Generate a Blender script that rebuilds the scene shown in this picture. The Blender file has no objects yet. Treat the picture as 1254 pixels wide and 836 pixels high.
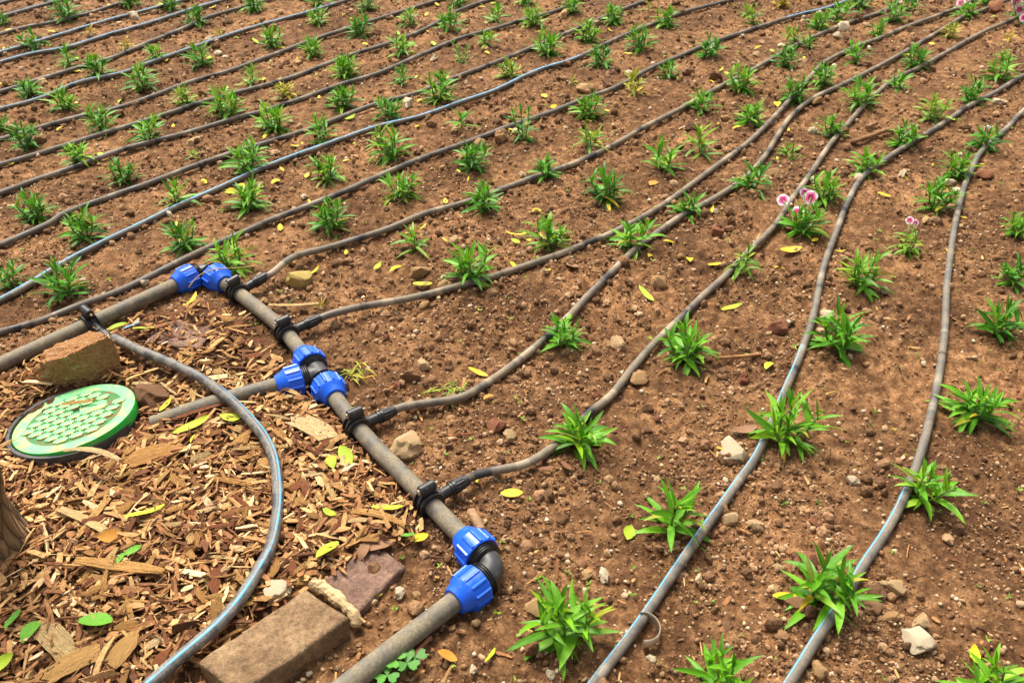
import bpy, bmesh, math, random
import numpy as np
from mathutils import Vector, Matrix, noise as mnoise

random.seed(7)
rng = np.random.default_rng(7)
R_ = math.radians
scene = bpy.context.scene
COL = scene.collection

# ------------------------------------------------------------------ camera, sky, sun, exposure
F_PX, Y_HOR, CAM_H = 1080.0, -350.0, 1.12          # focal length in photo pixels, horizon row, eye height (m)
PITCH = math.atan((418 - Y_HOR) / F_PX)
cam_d = bpy.data.cameras.new('camera')
cam = bpy.data.objects.new('camera', cam_d)
COL.objects.link(cam)
cam.location = (0, 0, CAM_H)
cam.rotation_euler = (math.pi / 2 - PITCH, 0, 0)
cam_d.sensor_width = 36
cam_d.lens = 36 * F_PX / 1254
cam_d.clip_start, cam_d.clip_end = 0.02, 400
cam_d.dof.use_dof = True
cam_d.dof.focus_distance = 1.65
cam_d.dof.aperture_fstop = 11
scene.camera = cam

SUN_EL, SUN_AZ = 60, -25         # light from beyond the bed, a little to the left (degrees clockwise from +Y)
world = bpy.data.worlds.new('World')
scene.world = world
world.use_nodes = True
wn = world.node_tree.nodes
sky = wn.new('ShaderNodeTexSky')
sky.sky_type = 'NISHITA'
sky.sun_disc = False
sky.sun_elevation = R_(SUN_EL)
sky.sun_rotation = R_(SUN_AZ)
sky.air_density, sky.dust_density, sky.ozone_density = 0.7, 6.0, 0.4
hs = wn.new('ShaderNodeHueSaturation'); hs.inputs['Saturation'].default_value = 0.30     # thin cloud: a nearly white sky
world.node_tree.links.new(sky.outputs[0], hs.inputs['Color'])
world.node_tree.links.new(hs.outputs[0], wn['Background'].inputs['Color'])
wn['Background'].inputs['Strength'].default_value = 0.13

sun_d = bpy.data.lights.new('sun', 'SUN')
sun_d.energy = 2.7
sun_d.angle = R_(20)
sun_d.color = (1.0, 0.91, 0.76)
sun = bpy.data.objects.new('sun', sun_d)
COL.objects.link(sun)
sd = Vector((math.sin(R_(SUN_AZ)) * math.cos(R_(SUN_EL)), math.cos(R_(SUN_AZ)) * math.cos(R_(SUN_EL)), math.sin(R_(SUN_EL))))
sun.location = sd * 6
sun.rotation_euler = (-sd).to_track_quat('-Z', 'Y').to_euler()

vs = scene.view_settings
vs.view_transform, vs.look, vs.gamma, vs.use_curve_mapping = 'Standard', 'None', 1.0, False
vs.exposure = 0.85

# ------------------------------------------------------------------ photo pixel -> place on the ground
_F = Vector((0, math.cos(PITCH), -math.sin(PITCH)))
_U = Vector((0, math.sin(PITCH), math.cos(PITCH)))
def G(x, y, z=0.0):
    d = _F + Vector((1, 0, 0)) * ((x - 627) / F_PX) - _U * ((y - 418) / F_PX)
    return Vector((0, 0, CAM_H)) + d * ((z - CAM_H) / d.z)
def scale_at(y):                 # photo pixels per metre on the ground at that row
    return math.cos(PITCH) * (y - Y_HOR) / CAM_H

# ------------------------------------------------------------------ noise and terrain
def _hash(ix, iy, s):
    h = (ix.astype(np.int64) * 374761393 + iy.astype(np.int64) * 668265263 + s * 974634777) & 0xFFFFFFFF
    h = ((h ^ (h >> 13)) * 1274126177) & 0xFFFFFFFF
    return ((h ^ (h >> 16)) & 0xFFFF) / 65535.0
def vnoise(x, y, f, s=0):
    x = np.asarray(x, float) * f + 1000.0; y = np.asarray(y, float) * f + 1000.0
    ix, iy = np.floor(x), np.floor(y); fx, fy = x - ix, y - iy
    fx = fx * fx * (3 - 2 * fx); fy = fy * fy * (3 - 2 * fy)
    a, b = _hash(ix, iy, s), _hash(ix + 1, iy, s); c, d = _hash(ix, iy + 1, s), _hash(ix + 1, iy + 1, s)
    return (a * (1 - fx) + b * fx) * (1 - fy) + (c * (1 - fx) + d * fx) * fy * 1.0 - 0.5

def seg_dist(x, y, pts):
    x = np.asarray(x, float); y = np.asarray(y, float)
    best = np.full(x.shape, 9e9)
    for a, b in zip(pts[:-1], pts[1:]):
        ax, ay, bx, by = a[0], a[1], b[0], b[1]
        L = (bx - ax) ** 2 + (by - ay) ** 2 + 1e-12
        t = np.clip(((x - ax) * (bx - ax) + (y - ay) * (by - ay)) / L, 0, 1)
        best = np.minimum(best, np.hypot(x - ax - t * (bx - ax), y - ay - t * (by - ay)))
    return best
def in_poly(x, y, poly):
    x = np.asarray(x, float); y = np.asarray(y, float)
    ins = np.zeros(x.shape, bool); n = len(poly)
    for i in range(n):
        x1, y1 = poly[i][0], poly[i][1]; x2, y2 = poly[(i + 1) % n][0], poly[(i + 1) % n][1]
        c = ((y1 > y) != (y2 > y)) & (x < (x2 - x1) * (y - y1) / (y2 - y1 + 1e-12) + x1)
        ins ^= c
    return ins

PIPE_Z = 0.019
C1, C2 = G(253, 331, PIPE_Z), G(607, 697, PIPE_Z)
LEFT_END, BOT_END = G(-60, 474, PIPE_Z), G(330, 912, PIPE_Z)
LEFT_END, BOT_END = C1 + (LEFT_END - C1) * 1.9, C2 + (BOT_END - C2) * 2.2
TEE = G(391, 459, PIPE_Z)
UP_PTS = [G(x, y, PIPE_Z) for x, y in ((275, 347), (300, 365), (343, 400), (366, 427))]        # corner elbow to tee
LOW_PTS = [G(x, y, PIPE_Z) for x, y in ((414, 492), (436, 521), (466, 554), (496, 584), (546, 636), (575, 665))]   # tee to near elbow
MAIN = [LEFT_END, C1] + UP_PTS + [TEE] + LOW_PTS + [C2, BOT_END]
BRANCH = [TEE, TEE + (G(262, 500, PIPE_Z) - G(345, 478, PIPE_Z)).normalized() * 0.20]
MULCH = [G(*p) for p in [(-330, 480), (0, 455), (110, 425), (200, 388), (250, 374), (300, 395), (345, 440), (395, 510), (440, 560),
                         (490, 620), (515, 655), (480, 668), (385, 718), (243, 808), (225, 850), (100, 1000), (-420, 1000)]]
BLOCK = [G(*p, 0.04) for p in [(241, 809), (373, 720), (428, 755), (292, 851)]]
def mulch_mask(x, y):
    ins = in_poly(x, y, MULCH)
    d = seg_dist(x, y, MULCH + [MULCH[0]])
    return np.clip(0.5 + np.where(ins, d, -d) / 0.06, 0, 1)
def hgt(x, y):                   # the ground every thing stands on
    x = np.asarray(x, float); y = np.asarray(y, float)
    h = 0.030 * vnoise(x, y, 0.9, 1) + 0.016 * vnoise(x, y, 3.1, 2) + 0.009 * vnoise(x, y, 8.0, 3)
    d = seg_dist(x, y, MAIN)
    m = np.clip((d - 0.05) / 0.14, 0, 1); m = m * m * (3 - 2 * m)
    h = h * m
    return h + 0.012 * mulch_mask(x, y) * np.clip((d - 0.02) / 0.06, 0, 1)
def rough_detail(x, y):
    b1 = np.abs(vnoise(x, y, 30, 5)) * 2; b2 = np.abs(vnoise(x, y, 70, 6)) * 2; b3 = vnoise(x, y, 150, 7)
    k = 0.4 + 1.3 * np.clip(vnoise(x, y, 2.3, 8) + 0.5, 0, 1)
    return k * (0.0085 * (b1 - 0.5) + 0.0060 * (b2 - 0.5) + 0.0034 * b3)
def hfull(x, y): return hgt(x, y) + rough_detail(x, y)
def hz(x, y):
    return float(hgt(np.array([x]), np.array([y]))[0])
def on_ground(px, py):
    p = G(px, py)
    for _ in range(3):
        p = G(px, py, hz(p.x, p.y))
    return p

# ------------------------------------------------------------------ materials
def mat(name):
    m = bpy.data.materials.new(name); m.use_nodes = True
    nt = m.node_tree
    return m, nt, nt.nodes, nt.links, nt.nodes['Principled BSDF']
def nd(ns, t, **kw):
    n = ns.new(t)
    for k, v in kw.items():
        if k in n.inputs: n.inputs[k].default_value = v
        else: setattr(n, k, v)
    return n
def ramp(ns, stops, interp='LINEAR'):
    r = ns.new('ShaderNodeValToRGB'); r.color_ramp.interpolation = interp
    e = r.color_ramp.elements
    while len(e) < len(stops): e.new(0.5)
    for el, (p, c) in zip(e, stops):
        el.position = p; el.color = (*c, 1) if len(c) == 3 else c
    return r
def mixc(ns, ls, fac, a, b, mode='MIX'):
    n = ns.new('ShaderNodeMix'); n.data_type = 'RGBA'; n.blend_type = mode
    for sock, v in ((n.inputs[0], fac), (n.inputs[6], a), (n.inputs[7], b)):
        if hasattr(v, 'is_output'): ls.new(v, sock)
        else: sock.default_value = v if not isinstance(v, tuple) else (*v, 1)
    return n.outputs[2]
def bump(ns, ls, bsdf, h, strength, dist):
    b = nd(ns, 'ShaderNodeBump', Strength=strength, Distance=dist)
    ls.new(h, b.inputs['Height']); ls.new(b.outputs[0], bsdf.inputs['Normal'])
def coords(ns): return ns.new('ShaderNodeTexCoord').outputs['Object']
def tex(ns, ls, kind, vec, **kw):
    n = nd(ns, 'ShaderNodeTex' + kind, **kw); ls.new(vec, n.inputs['Vector']); return n

def soil_material():
    m, nt, ns, ls, b = mat('soil')
    co = coords(ns)
    big = tex(ns, ls, 'Noise', co, Scale=3.2, Detail=4.0)
    mid = tex(ns, ls, 'Noise', co, Scale=38.0, Detail=5.0, Roughness=0.7)
    fine = tex(ns, ls, 'Voronoi', co, Scale=260.0)
    c1 = ramp(ns, [(0.30, (0.076, 0.036, 0.016)), (0.48, (0.162, 0.081, 0.036)), (0.66, (0.33, 0.180, 0.084))]); ls.new(mid.outputs[0], c1.inputs[0])
    c2 = ramp(ns, [(0.34, (0.58, 0.54, 0.52)), (0.50, (0.95, 0.93, 0.90)), (0.66, (1.35, 1.32, 1.28))]); ls.new(big.outputs[0], c2.inputs[0])
    c = mixc(ns, ls, 1.0, c1.outputs[0], c2.outputs[0], 'MULTIPLY')
    c3 = ramp(ns, [(0.0, (0.55, 0.55, 0.55)), (0.6, (1.0, 1.0, 1.0)), (1.0, (1.5, 1.45, 1.35))]); ls.new(fine.outputs['Color'], c3.inputs[0])
    c = mixc(ns, ls, 0.8, c, c3.outputs[0], 'MULTIPLY')
    at = nd(ns, 'ShaderNodeAttribute', attribute_name='humus')
    c = mixc(ns, ls, at.outputs['Fac'], c, (0.075, 0.034, 0.015))
    ls.new(c, b.inputs['Base Color'])
    b.inputs['Roughness'].default_value = 0.95; b.inputs['Specular IOR Level'].default_value = 0.15
    f2 = tex(ns, ls, 'Noise', co, Scale=300.0, Detail=4.0, Roughness=0.7)
    bump(ns, ls, b, f2.outputs[0], 0.9, 0.004)
    return m
def grain_material(name, stops, rough=0.9, nscale=220.0, bumpd=0.002, tint=True):
    """colour per piece: the 'tint' attribute of joined pieces picks from the ramp"""
    m, nt, ns, ls, b = mat(name)
    co = coords(ns)
    at = nd(ns, 'ShaderNodeAttribute', attribute_name='tint')
    r = ramp(ns, stops); ls.new(at.outputs['Fac'], r.inputs[0])
    n = tex(ns, ls, 'Noise', co, Scale=nscale, Detail=3.0)
    v = ramp(ns, [(0.3, (0.66, 0.64, 0.62)), (0.7, (1.2, 1.2, 1.2))]); ls.new(n.outputs[0], v.inputs[0])
    ls.new(mixc(ns, ls, 1.0, r.outputs[0], v.outputs[0], 'MULTIPLY'), b.inputs['Base Color'])
    b.inputs['Roughness'].default_value = rough; b.inputs['Specular IOR Level'].default_value = 0.2
    bump(ns, ls, b, n.outputs[0], 0.7, bumpd)
    return m
def tinted_material(name, rough, nscale, lo, hi, bumpd, stretch=None, spots=None, spec=0.25):
    """colour per object: Object colour times a noise"""
    m, nt, ns, ls, b = mat(name)
    oi = ns.new('ShaderNodeObjectInfo')
    co = coords(ns)
    if stretch:
        mp = nd(ns, 'ShaderNodeMapping'); mp.inputs['Scale'].default_value = stretch
        ls.new(co, mp.inputs['Vector']); co = mp.outputs[0]
    n = tex(ns, ls, 'Noise', co, Scale=nscale, Detail=5.0, Roughness=0.65)
    v = ramp(ns, [(0.3, (lo, lo, lo)), (0.7, (hi, hi, hi))]); ls.new(n.outputs[0], v.inputs[0])
    c = mixc(ns, ls, 1.0, oi.outputs['Color'], v.outputs[0], 'MULTIPLY')
    if spots:
        n2 = tex(ns, ls, 'Noise', co, Scale=nscale * 0.35, Detail=3.0)
        k = ramp(ns, [(0.60, (0, 0, 0)), (0.68, (1, 1, 1))]); ls.new(n2.outputs[0], k.inputs[0])
        c = mixc(ns, ls, k.outputs[0], c, spots)
    ls.new(c, b.inputs['Base Color'])
    b.inputs['Roughness'].default_value = rough; b.inputs['Specular IOR Level'].default_value = spec
    bump(ns, ls, b, n.outputs[0], 0.8, bumpd)
    return m
def leaf_material(name, joined):
    m, nt, ns, ls, b = mat(name)
    oi = ns.new('ShaderNodeObjectInfo')
    if joined: rnd = nd(ns, 'ShaderNodeAttribute', attribute_name='tint').outputs['Fac']
    else: rnd = oi.outputs['Random']
    r = ramp(ns, [(0.0, (0.45, 0.58, 0.5)), (0.5, (0.9, 0.95, 0.8)), (0.88, (1.3, 1.18, 1.1)), (1.0, (2.2, 1.3, 1.2))]); ls.new(rnd, r.inputs[0])
    c = mixc(ns, ls, 1.0, oi.outputs['Color'], r.outputs[0], 'MULTIPLY')
    av = nd(ns, 'ShaderNodeAttribute', attribute_name='across')
    k = ramp(ns, [(0.0, (1, 1, 1)), (0.22, (0, 0, 0))]); ls.new(av.outputs['Fac'], k.inputs[0])
    mul = nd(ns, 'ShaderNodeMath', operation='MULTIPLY'); ls.new(k.outputs[0], mul.inputs[0]); mul.inputs[1].default_value = 0.25
    c = mixc(ns, ls, mul.outputs[0], c, (0.24, 0.40, 0.06))
    n = tex(ns, ls, 'Noise', coords(ns), Scale=6.0 if not joined else 60.0, Detail=3.0)
    v = ramp(ns, [(0.3, (0.82, 0.86, 0.8)), (0.7, (1.12, 1.1, 1.1))]); ls.new(n.outputs[0], v.inputs[0])
    c = mixc(ns, ls, 1.0, c, v.outputs[0], 'MULTIPLY')
    ls.new(c, b.inputs['Base Color'])
    b.inputs['Roughness'].default_value = 0.48; b.inputs['Specular IOR Level'].default_value = 0.35
    tr = ns.new('ShaderNodeBsdfTranslucent'); ls.new(c, tr.inputs['Color'])
    mx = ns.new('ShaderNodeMixShader'); mx.inputs[0].default_value = 0.28
    ls.new(b.outputs[0], mx.inputs[1]); ls.new(tr.outputs[0], mx.inputs[2])
    ls.new(mx.outputs[0], ns['Material Output'].inputs['Surface'])
    return m
def plastic_material(name, col, dust, lo, hi, rough, nscale=30.0, along=False, spec=0.4):
    m, nt, ns, ls, b = mat(name)
    co = coords(ns)
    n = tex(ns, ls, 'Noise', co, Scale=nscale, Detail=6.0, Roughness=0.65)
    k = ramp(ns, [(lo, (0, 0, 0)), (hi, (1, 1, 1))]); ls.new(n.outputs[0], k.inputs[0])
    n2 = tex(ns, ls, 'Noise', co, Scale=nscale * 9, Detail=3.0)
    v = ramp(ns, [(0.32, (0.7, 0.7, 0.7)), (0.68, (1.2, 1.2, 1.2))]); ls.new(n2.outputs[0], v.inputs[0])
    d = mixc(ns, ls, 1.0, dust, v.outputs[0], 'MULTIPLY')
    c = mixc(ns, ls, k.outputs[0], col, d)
    if along:
        at = nd(ns, 'ShaderNodeAttribute', attribute_name='along')
        oi = ns.new('ShaderNodeObjectInfo')
        ad = nd(ns, 'ShaderNodeMath', operation='ADD'); ls.new(at.outputs['Fac'], ad.inputs[0])
        mu = nd(ns, 'ShaderNodeMath', operation='MULTIPLY'); ls.new(oi.outputs['Random'], mu.inputs[0]); mu.inputs[1].default_value = 40.0
        ls.new(mu.outputs[0], ad.inputs[1])
        n3 = nd(ns, 'ShaderNodeTexNoise', noise_dimensions='1D', Scale=11.0, Detail=3.0); ls.new(ad.outputs[0], n3.inputs['W'])
        k3 = ramp(ns, [(0.40, (0.0, 0.0, 0.0)), (0.47, (0.18, 0.18, 0.18)), (0.60, (0.25, 0.25, 0.25)), (0.645, (0.9, 0.9, 0.9))]); ls.new(n3.outputs[0], k3.inputs[0])
        c = mixc(ns, ls, k3.outputs[0], c, (0.30, 0.255, 0.19))
        k4 = ramp(ns, [(0.30, (1, 1, 1)), (0.37, (0, 0, 0))]); ls.new(n3.outputs[0], k4.inputs[0])
        c = mixc(ns, ls, k4.outputs[0], c, (0.03, 0.03, 0.032))
    if along: c = mixc(ns, ls, 1.0, c, oi.outputs['Color'], 'MULTIPLY')
    ls.new(c, b.inputs['Base Color'])
    rr = ramp(ns, [(0, (rough,) * 3), (1, (0.85,) * 3)]); ls.new(k.outputs[0], rr.inputs[0]); ls.new(rr.outputs[0], b.inputs['Roughness'])
    b.inputs['Specular IOR Level'].default_value = spec
    bump(ns, ls, b, n2.outputs[0], 0.25, 0.001)
    return m

M = {}
M['soil'] = soil_material()
M['crumb'] = grain_material('soil_crumb', [(0.0, (0.085, 0.043, 0.021)), (0.30, (0.175, 0.092, 0.044)), (0.62, (0.32, 0.180, 0.090)), (0.80, (0.46, 0.29, 0.155)), (0.92, (0.63, 0.46, 0.28)), (1.0, (0.80, 0.68, 0.50))])
M['chipmass'] = grain_material('bark_mulch', [(0.0, (0.055, 0.024, 0.012)), (0.25, (0.15, 0.062, 0.028)), (0.45, (0.29, 0.130, 0.052)), (0.65, (0.44, 0.235, 0.088)), (0.86, (0.58, 0.36, 0.150)), (1.0, (0.76, 0.57, 0.33))], 0.85, 160.0, 0.002)
M['stone'] = tinted_material('stone', 0.9, 55.0, 0.62, 1.25, 0.004)
M['rock'] = tinted_material('rock', 0.92, 14.0, 0.55, 1.25, 0.03, spots=(0.66, 0.46, 0.28))
M['chip'] = tinted_material('wood_chip', 0.85, 9.0, 0.62, 1.25, 0.02, stretch=(0.35, 6.0, 6.0))
M['leaf'] = leaf_material('plant_leaf', False)
M['foliage'] = leaf_material('plant_foliage', True)
M['dead'] = tinted_material('fallen_leaf', 0.55, 40.0, 0.72, 1.2, 0.001, spec=0.3)
M['stem'] = tinted_material('plant_stem', 0.6, 40.0, 0.8, 1.1, 0.001)
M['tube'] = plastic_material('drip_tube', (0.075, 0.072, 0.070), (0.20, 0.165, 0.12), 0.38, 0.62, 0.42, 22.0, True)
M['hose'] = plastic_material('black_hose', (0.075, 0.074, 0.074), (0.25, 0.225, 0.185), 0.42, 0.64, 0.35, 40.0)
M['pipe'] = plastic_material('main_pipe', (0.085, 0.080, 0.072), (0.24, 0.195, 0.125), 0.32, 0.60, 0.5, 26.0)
M['blackpl'] = plastic_material('black_plastic', (0.016, 0.016, 0.017), (0.10, 0.085, 0.065), 0.50, 0.80, 0.38, 60.0)
M['greypl'] = plastic_material('dark_grey_plastic', (0.040, 0.041, 0.044), (0.14, 0.12, 0.09), 0.50, 0.80, 0.42, 60.0)
M['blue'] = plastic_material('blue_plastic', (0.005, 0.105, 0.72), (0.08, 0.20, 0.62), 0.52, 0.85, 0.32, 50.0, spec=0.5)
M['stripe'] = plastic_material('blue_stripe', (0.09, 0.40, 0.70), (0.27, 0.30, 0.29), 0.44, 0.62, 0.4, 60.0)
M['lid'] = plastic_material('green_lid', (0.17, 0.60, 0.22), (0.46, 0.36, 0.16), 0.46, 0.60, 0.55, 20.0)
M['lidside'] = plastic_material('green_lid_edge', (0.015, 0.46, 0.05), (0.30, 0.34, 0.14), 0.55, 0.85, 0.4, 30.0)
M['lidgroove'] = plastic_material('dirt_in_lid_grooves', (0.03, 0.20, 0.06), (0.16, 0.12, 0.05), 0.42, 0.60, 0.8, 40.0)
M['brass'] = plastic_material('brass_bolt', (0.42, 0.33, 0.18), (0.30, 0.22, 0.12), 0.4, 0.7, 0.4, 200.0)
M['concrete'] = plastic_material('concrete_block', (0.20, 0.130, 0.082), (0.37, 0.255, 0.145), 0.36, 0.66, 0.9, 20.0, spec=0.15)
M['slab'] = plastic_material('pink_slab', (0.235, 0.145, 0.112), (0.34, 0.22, 0.145), 0.45, 0.72, 0.9, 26.0, spec=0.15)
M['mortar'] = plastic_material('mortar', (0.55, 0.41, 0.22), (0.40, 0.27, 0.13), 0.45, 0.7, 0.95, 60.0, spec=0.1)

def concrete_material(name, a, c, pale):
    m, nt, ns, ls, b = mat(name)
    co = coords(ns)
    n1 = tex(ns, ls, 'Noise', co, Scale=14.0, Detail=7.0, Roughness=0.72)
    n2 = tex(ns, ls, 'Noise', co, Scale=130.0, Detail=5.0, Roughness=0.75)
    v = tex(ns, ls, 'Voronoi', co, Scale=190.0)
    r = ramp(ns, [(0.32, a), (0.50, c), (0.68, pale)]); ls.new(n1.outputs[0], r.inputs[0])
    k = ramp(ns, [(0.32, (0.55, 0.55, 0.55)), (0.66, (1.3, 1.28, 1.25))]); ls.new(n2.outputs[0], k.inputs[0])
    col = mixc(ns, ls, 1.0, r.outputs[0], k.outputs[0], 'MULTIPLY')
    p = ramp(ns, [(0.06, (1, 1, 1)), (0.16, (0, 0, 0))]); ls.new(v.outputs['Distance'], p.inputs[0])
    n3 = tex(ns, ls, 'Noise', co, Scale=40.0); q = ramp(ns, [(0.55, (0, 0, 0)), (0.62, (1, 1, 1))]); ls.new(n3.outputs[0], q.inputs[0])
    mu = nd(ns, 'ShaderNodeMath', operation='MULTIPLY'); ls.new(p.outputs[0], mu.inputs[0]); ls.new(q.outputs[0], mu.inputs[1])
    col = mixc(ns, ls, mu.outputs[0], col, (0.62, 0.50, 0.36))
    ls.new(col, b.inputs['Base Color']); b.inputs['Roughness'].default_value = 0.95; b.inputs['Specular IOR Level'].default_value = 0.1
    bump(ns, ls, b, n2.outputs[0], 1.0, 0.006)
    return m
M['concrete'] = concrete_material('concrete_block', (0.17, 0.105, 0.056), (0.31, 0.200, 0.112), (0.48, 0.335, 0.185))
M['slab'] = concrete_material('pink_slab', (0.16, 0.095, 0.070), (0.26, 0.160, 0.120), (0.38, 0.25, 0.165))
def bark_material():
    m, nt, ns, ls, b = mat('bark')
    mp = nd(ns, 'ShaderNodeMapping'); mp.inputs['Scale'].default_value = (1, 1, 0.18)
    ls.new(coords(ns), mp.inputs['Vector'])
    v = tex(ns, ls, 'Voronoi', mp.outputs[0], Scale=75.0, feature='DISTANCE_TO_EDGE')
    n = tex(ns, ls, 'Noise', mp.outputs[0], Scale=60.0, Detail=6.0)
    r = ramp(ns, [(0.0, (0.06, 0.034, 0.018)), (0.10, (0.20, 0.125, 0.06)), (0.5, (0.34, 0.22, 0.105))]); ls.new(v.outputs[0], r.inputs[0])
    k = ramp(ns, [(0.3, (0.6, 0.6, 0.6)), (0.7, (1.25, 1.2, 1.1))]); ls.new(n.outputs[0], k.inputs[0])
    ls.new(mixc(ns, ls, 1.0, r.outputs[0], k.outputs[0], 'MULTIPLY'), b.inputs['Base Color'])
    b.inputs['Roughness'].default_value = 0.95
    bump(ns, ls, b, v.outputs[0], 1.0, 0.01)
    return m
M['bark'] = bark_material()
def petal_material():
    m, nt, ns, ls, b = mat('petal')
    at = nd(ns, 'ShaderNodeAttribute', attribute_name='along')
    r = ramp(ns, [(0.0, (0.75, 0.55, 0.60)), (0.14, (0.38, 0.0, 0.05)), (0.36, (0.50, 0.004, 0.11)), (0.44, (0.85, 0.09, 0.32)), (0.64, (0.88, 0.20, 0.42)), (0.76, (0.92, 0.74, 0.80)), (1.0, (0.93, 0.84, 0.87))])
    ls.new(at.outputs['Fac'], r.inputs[0]); ls.new(r.outputs[0], b.inputs['Base Color'])
    b.inputs['Roughness'].default_value = 0.6
    return m
M['petal'] = petal_material()

# ------------------------------------------------------------------ mesh helpers
def me_new(name, V, Fc, material, smooth=True, attrs=None):
    me = bpy.data.meshes.new(name)
    me.from_pydata([tuple(v) for v in V], [], [tuple(f) for f in Fc])
    if material is not None: me.materials.append(material)
    if smooth: me.polygons.foreach_set('use_smooth', [True] * len(me.polygons))
    for k, a in (attrs or {}).items():
        at = me.attributes.new(k, 'FLOAT', 'POINT'); at.data.foreach_set('value', np.asarray(a, np.float32))
    me.update()
    return me
def me_np(name, V, T, material, smooth=False, attrs=None):
    """big triangle or quad mesh from arrays"""
    me = bpy.data.meshes.new(name)
    k = T.shape[1]
    me.vertices.add(len(V)); me.vertices.foreach_set('co', V.astype(np.float32).ravel())
    me.loops.add(T.size); me.loops.foreach_set('vertex_index', T.astype(np.int32).ravel())
    me.polygons.add(len(T)); me.polygons.foreach_set('loop_start', np.arange(0, T.size, k, dtype=np.int32))
    me.polygons.foreach_set('use_smooth', np.full(len(T), smooth))
    me.materials.append(material)
    for kk, a in (attrs or {}).items():
        at = me.attributes.new(kk, 'FLOAT', 'POINT'); at.data.foreach_set('value', np.asarray(a, np.float32))
    me.update(); me.validate()
    return me
def ob(name, data, parent=None, mw=None, color=None):
    o = bpy.data.objects.new(name, data); COL.objects.link(o)
    if parent is not None: o.parent = parent
    if mw is not None: o.matrix_local = mw
    if color is not None: o.color = (*color, 1)
    return o
def tag(o, label, cat, group=None):
    o['label'] = label; o['category'] = cat
    if group: o['group'] = group
    return o
def sharp(me, deg=35):
    me.set_sharp_from_angle(angle=R_(deg)); return me

def catmull(P, step):
    P = [Vector(p) for p in P]
    P = [P[0] * 2 - P[1]] + P + [P[-1] * 2 - P[-2]]
    out = []
    for i in range(1, len(P) - 2):
        a, b, c, d = P[i - 1:i + 3]
        n = max(2, int((c - b).length / step))
        for k in range(n):
            t = k / n
            out.append(0.5 * ((2 * b) + (c - a) * t + (2 * a - 5 * b + 4 * c - d) * t * t + (3 * b - a - 3 * c + d) * t ** 3))
    out.append(P[-2])
    return out
def frames(P):
    n = len(P); fr = []
    for i in range(n):
        t = (P[min(i + 1, n - 1)] - P[max(i - 1, 0)]).normalized()
        s = t.cross(Vector((0, 0, 1)))
        if s.length < 1e-4: s = Vector((1, 0, 0))
        s.normalize(); fr.append((t, s, s.cross(t).normalized()))
    return fr
def sweep(P, rad, nseg=10, caps=True):
    """tube along points; rad number or list. Returns V, F, along"""
    V, Fc, al = [], [], []; fr = frames(P); d = 0
    for i, p in enumerate(P):
        if i: d += (p - P[i - 1]).length
        r = rad[i] if isinstance(rad, (list, tuple)) else rad
        t, s, u = fr[i]
        for k in range(nseg):
            a = 2 * math.pi * k / nseg
            V.append(p + (s * math.cos(a) + u * math.sin(a)) * r); al.append(d)
    for i in range(len(P) - 1):
        for k in range(nseg):
            k2 = (k + 1) % nseg
            Fc.append((i * nseg + k, i * nseg + k2, (i + 1) * nseg + k2, (i + 1) * nseg + k))
    if caps:
        Fc.append(tuple(reversed(range(nseg)))); Fc.append(tuple(range((len(P) - 1) * nseg, len(P) * nseg)))
    return V, Fc, al
def lathe(profile, nseg=36, ribs=0, rib_h=0.0, rib_x=(0, 0), close=True):
    """profile [(x, r)] turned about +X"""
    V, Fc = [], []
    for (x, r) in profile:
        for k in range(nseg):
            a = 2 * math.pi * k / nseg
            rr = r
            if ribs and rib_x[0] <= x <= rib_x[1] and (k % (nseg // ribs)) < 2: rr += rib_h
            V.append((x, rr * math.cos(a), rr * math.sin(a)))
    n = len(profile)
    for i in range(n - 1):
        for k in range(nseg):
            k2 = (k + 1) % nseg
            Fc.append((i * nseg + k, (i + 1) * nseg + k, (i + 1) * nseg + k2, i * nseg + k2))
    if close:
        Fc.append(tuple(range(nseg))); Fc.append(tuple(reversed(range((n - 1) * nseg, n * nseg))))
    return V, Fc
def join(parts):
    V, Fc = [], []
    for v, f in parts:
        o = len(V); V += [tuple(q) for q in v]; Fc += [tuple(i + o for i in g) for g in f]
    return V, Fc
def xf(vf, mtx):
    return [mtx @ Vector(v) for v in vf[0]], vf[1]
def box(x0, x1, y0, y1, z0, z1):
    V = [(x, y, z) for x in (x0, x1) for y in (y0, y1) for z in (z0, z1)]
    return V, [(0, 1, 3, 2), (4, 6, 7, 5), (0, 4, 5, 1), (2, 3, 7, 6), (0, 2, 6, 4), (1, 5, 7, 3)]
def frame_mat(o, x, z=Vector((0, 0, 1))):
    x = x.normalized(); y = z.cross(x).normalized(); z = x.cross(y)
    return Matrix(((x.x, y.x, z.x, o.x), (x.y, y.y, z.y, o.y), (x.z, y.z, z.z, o.z), (0, 0, 0, 1)))

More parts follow.
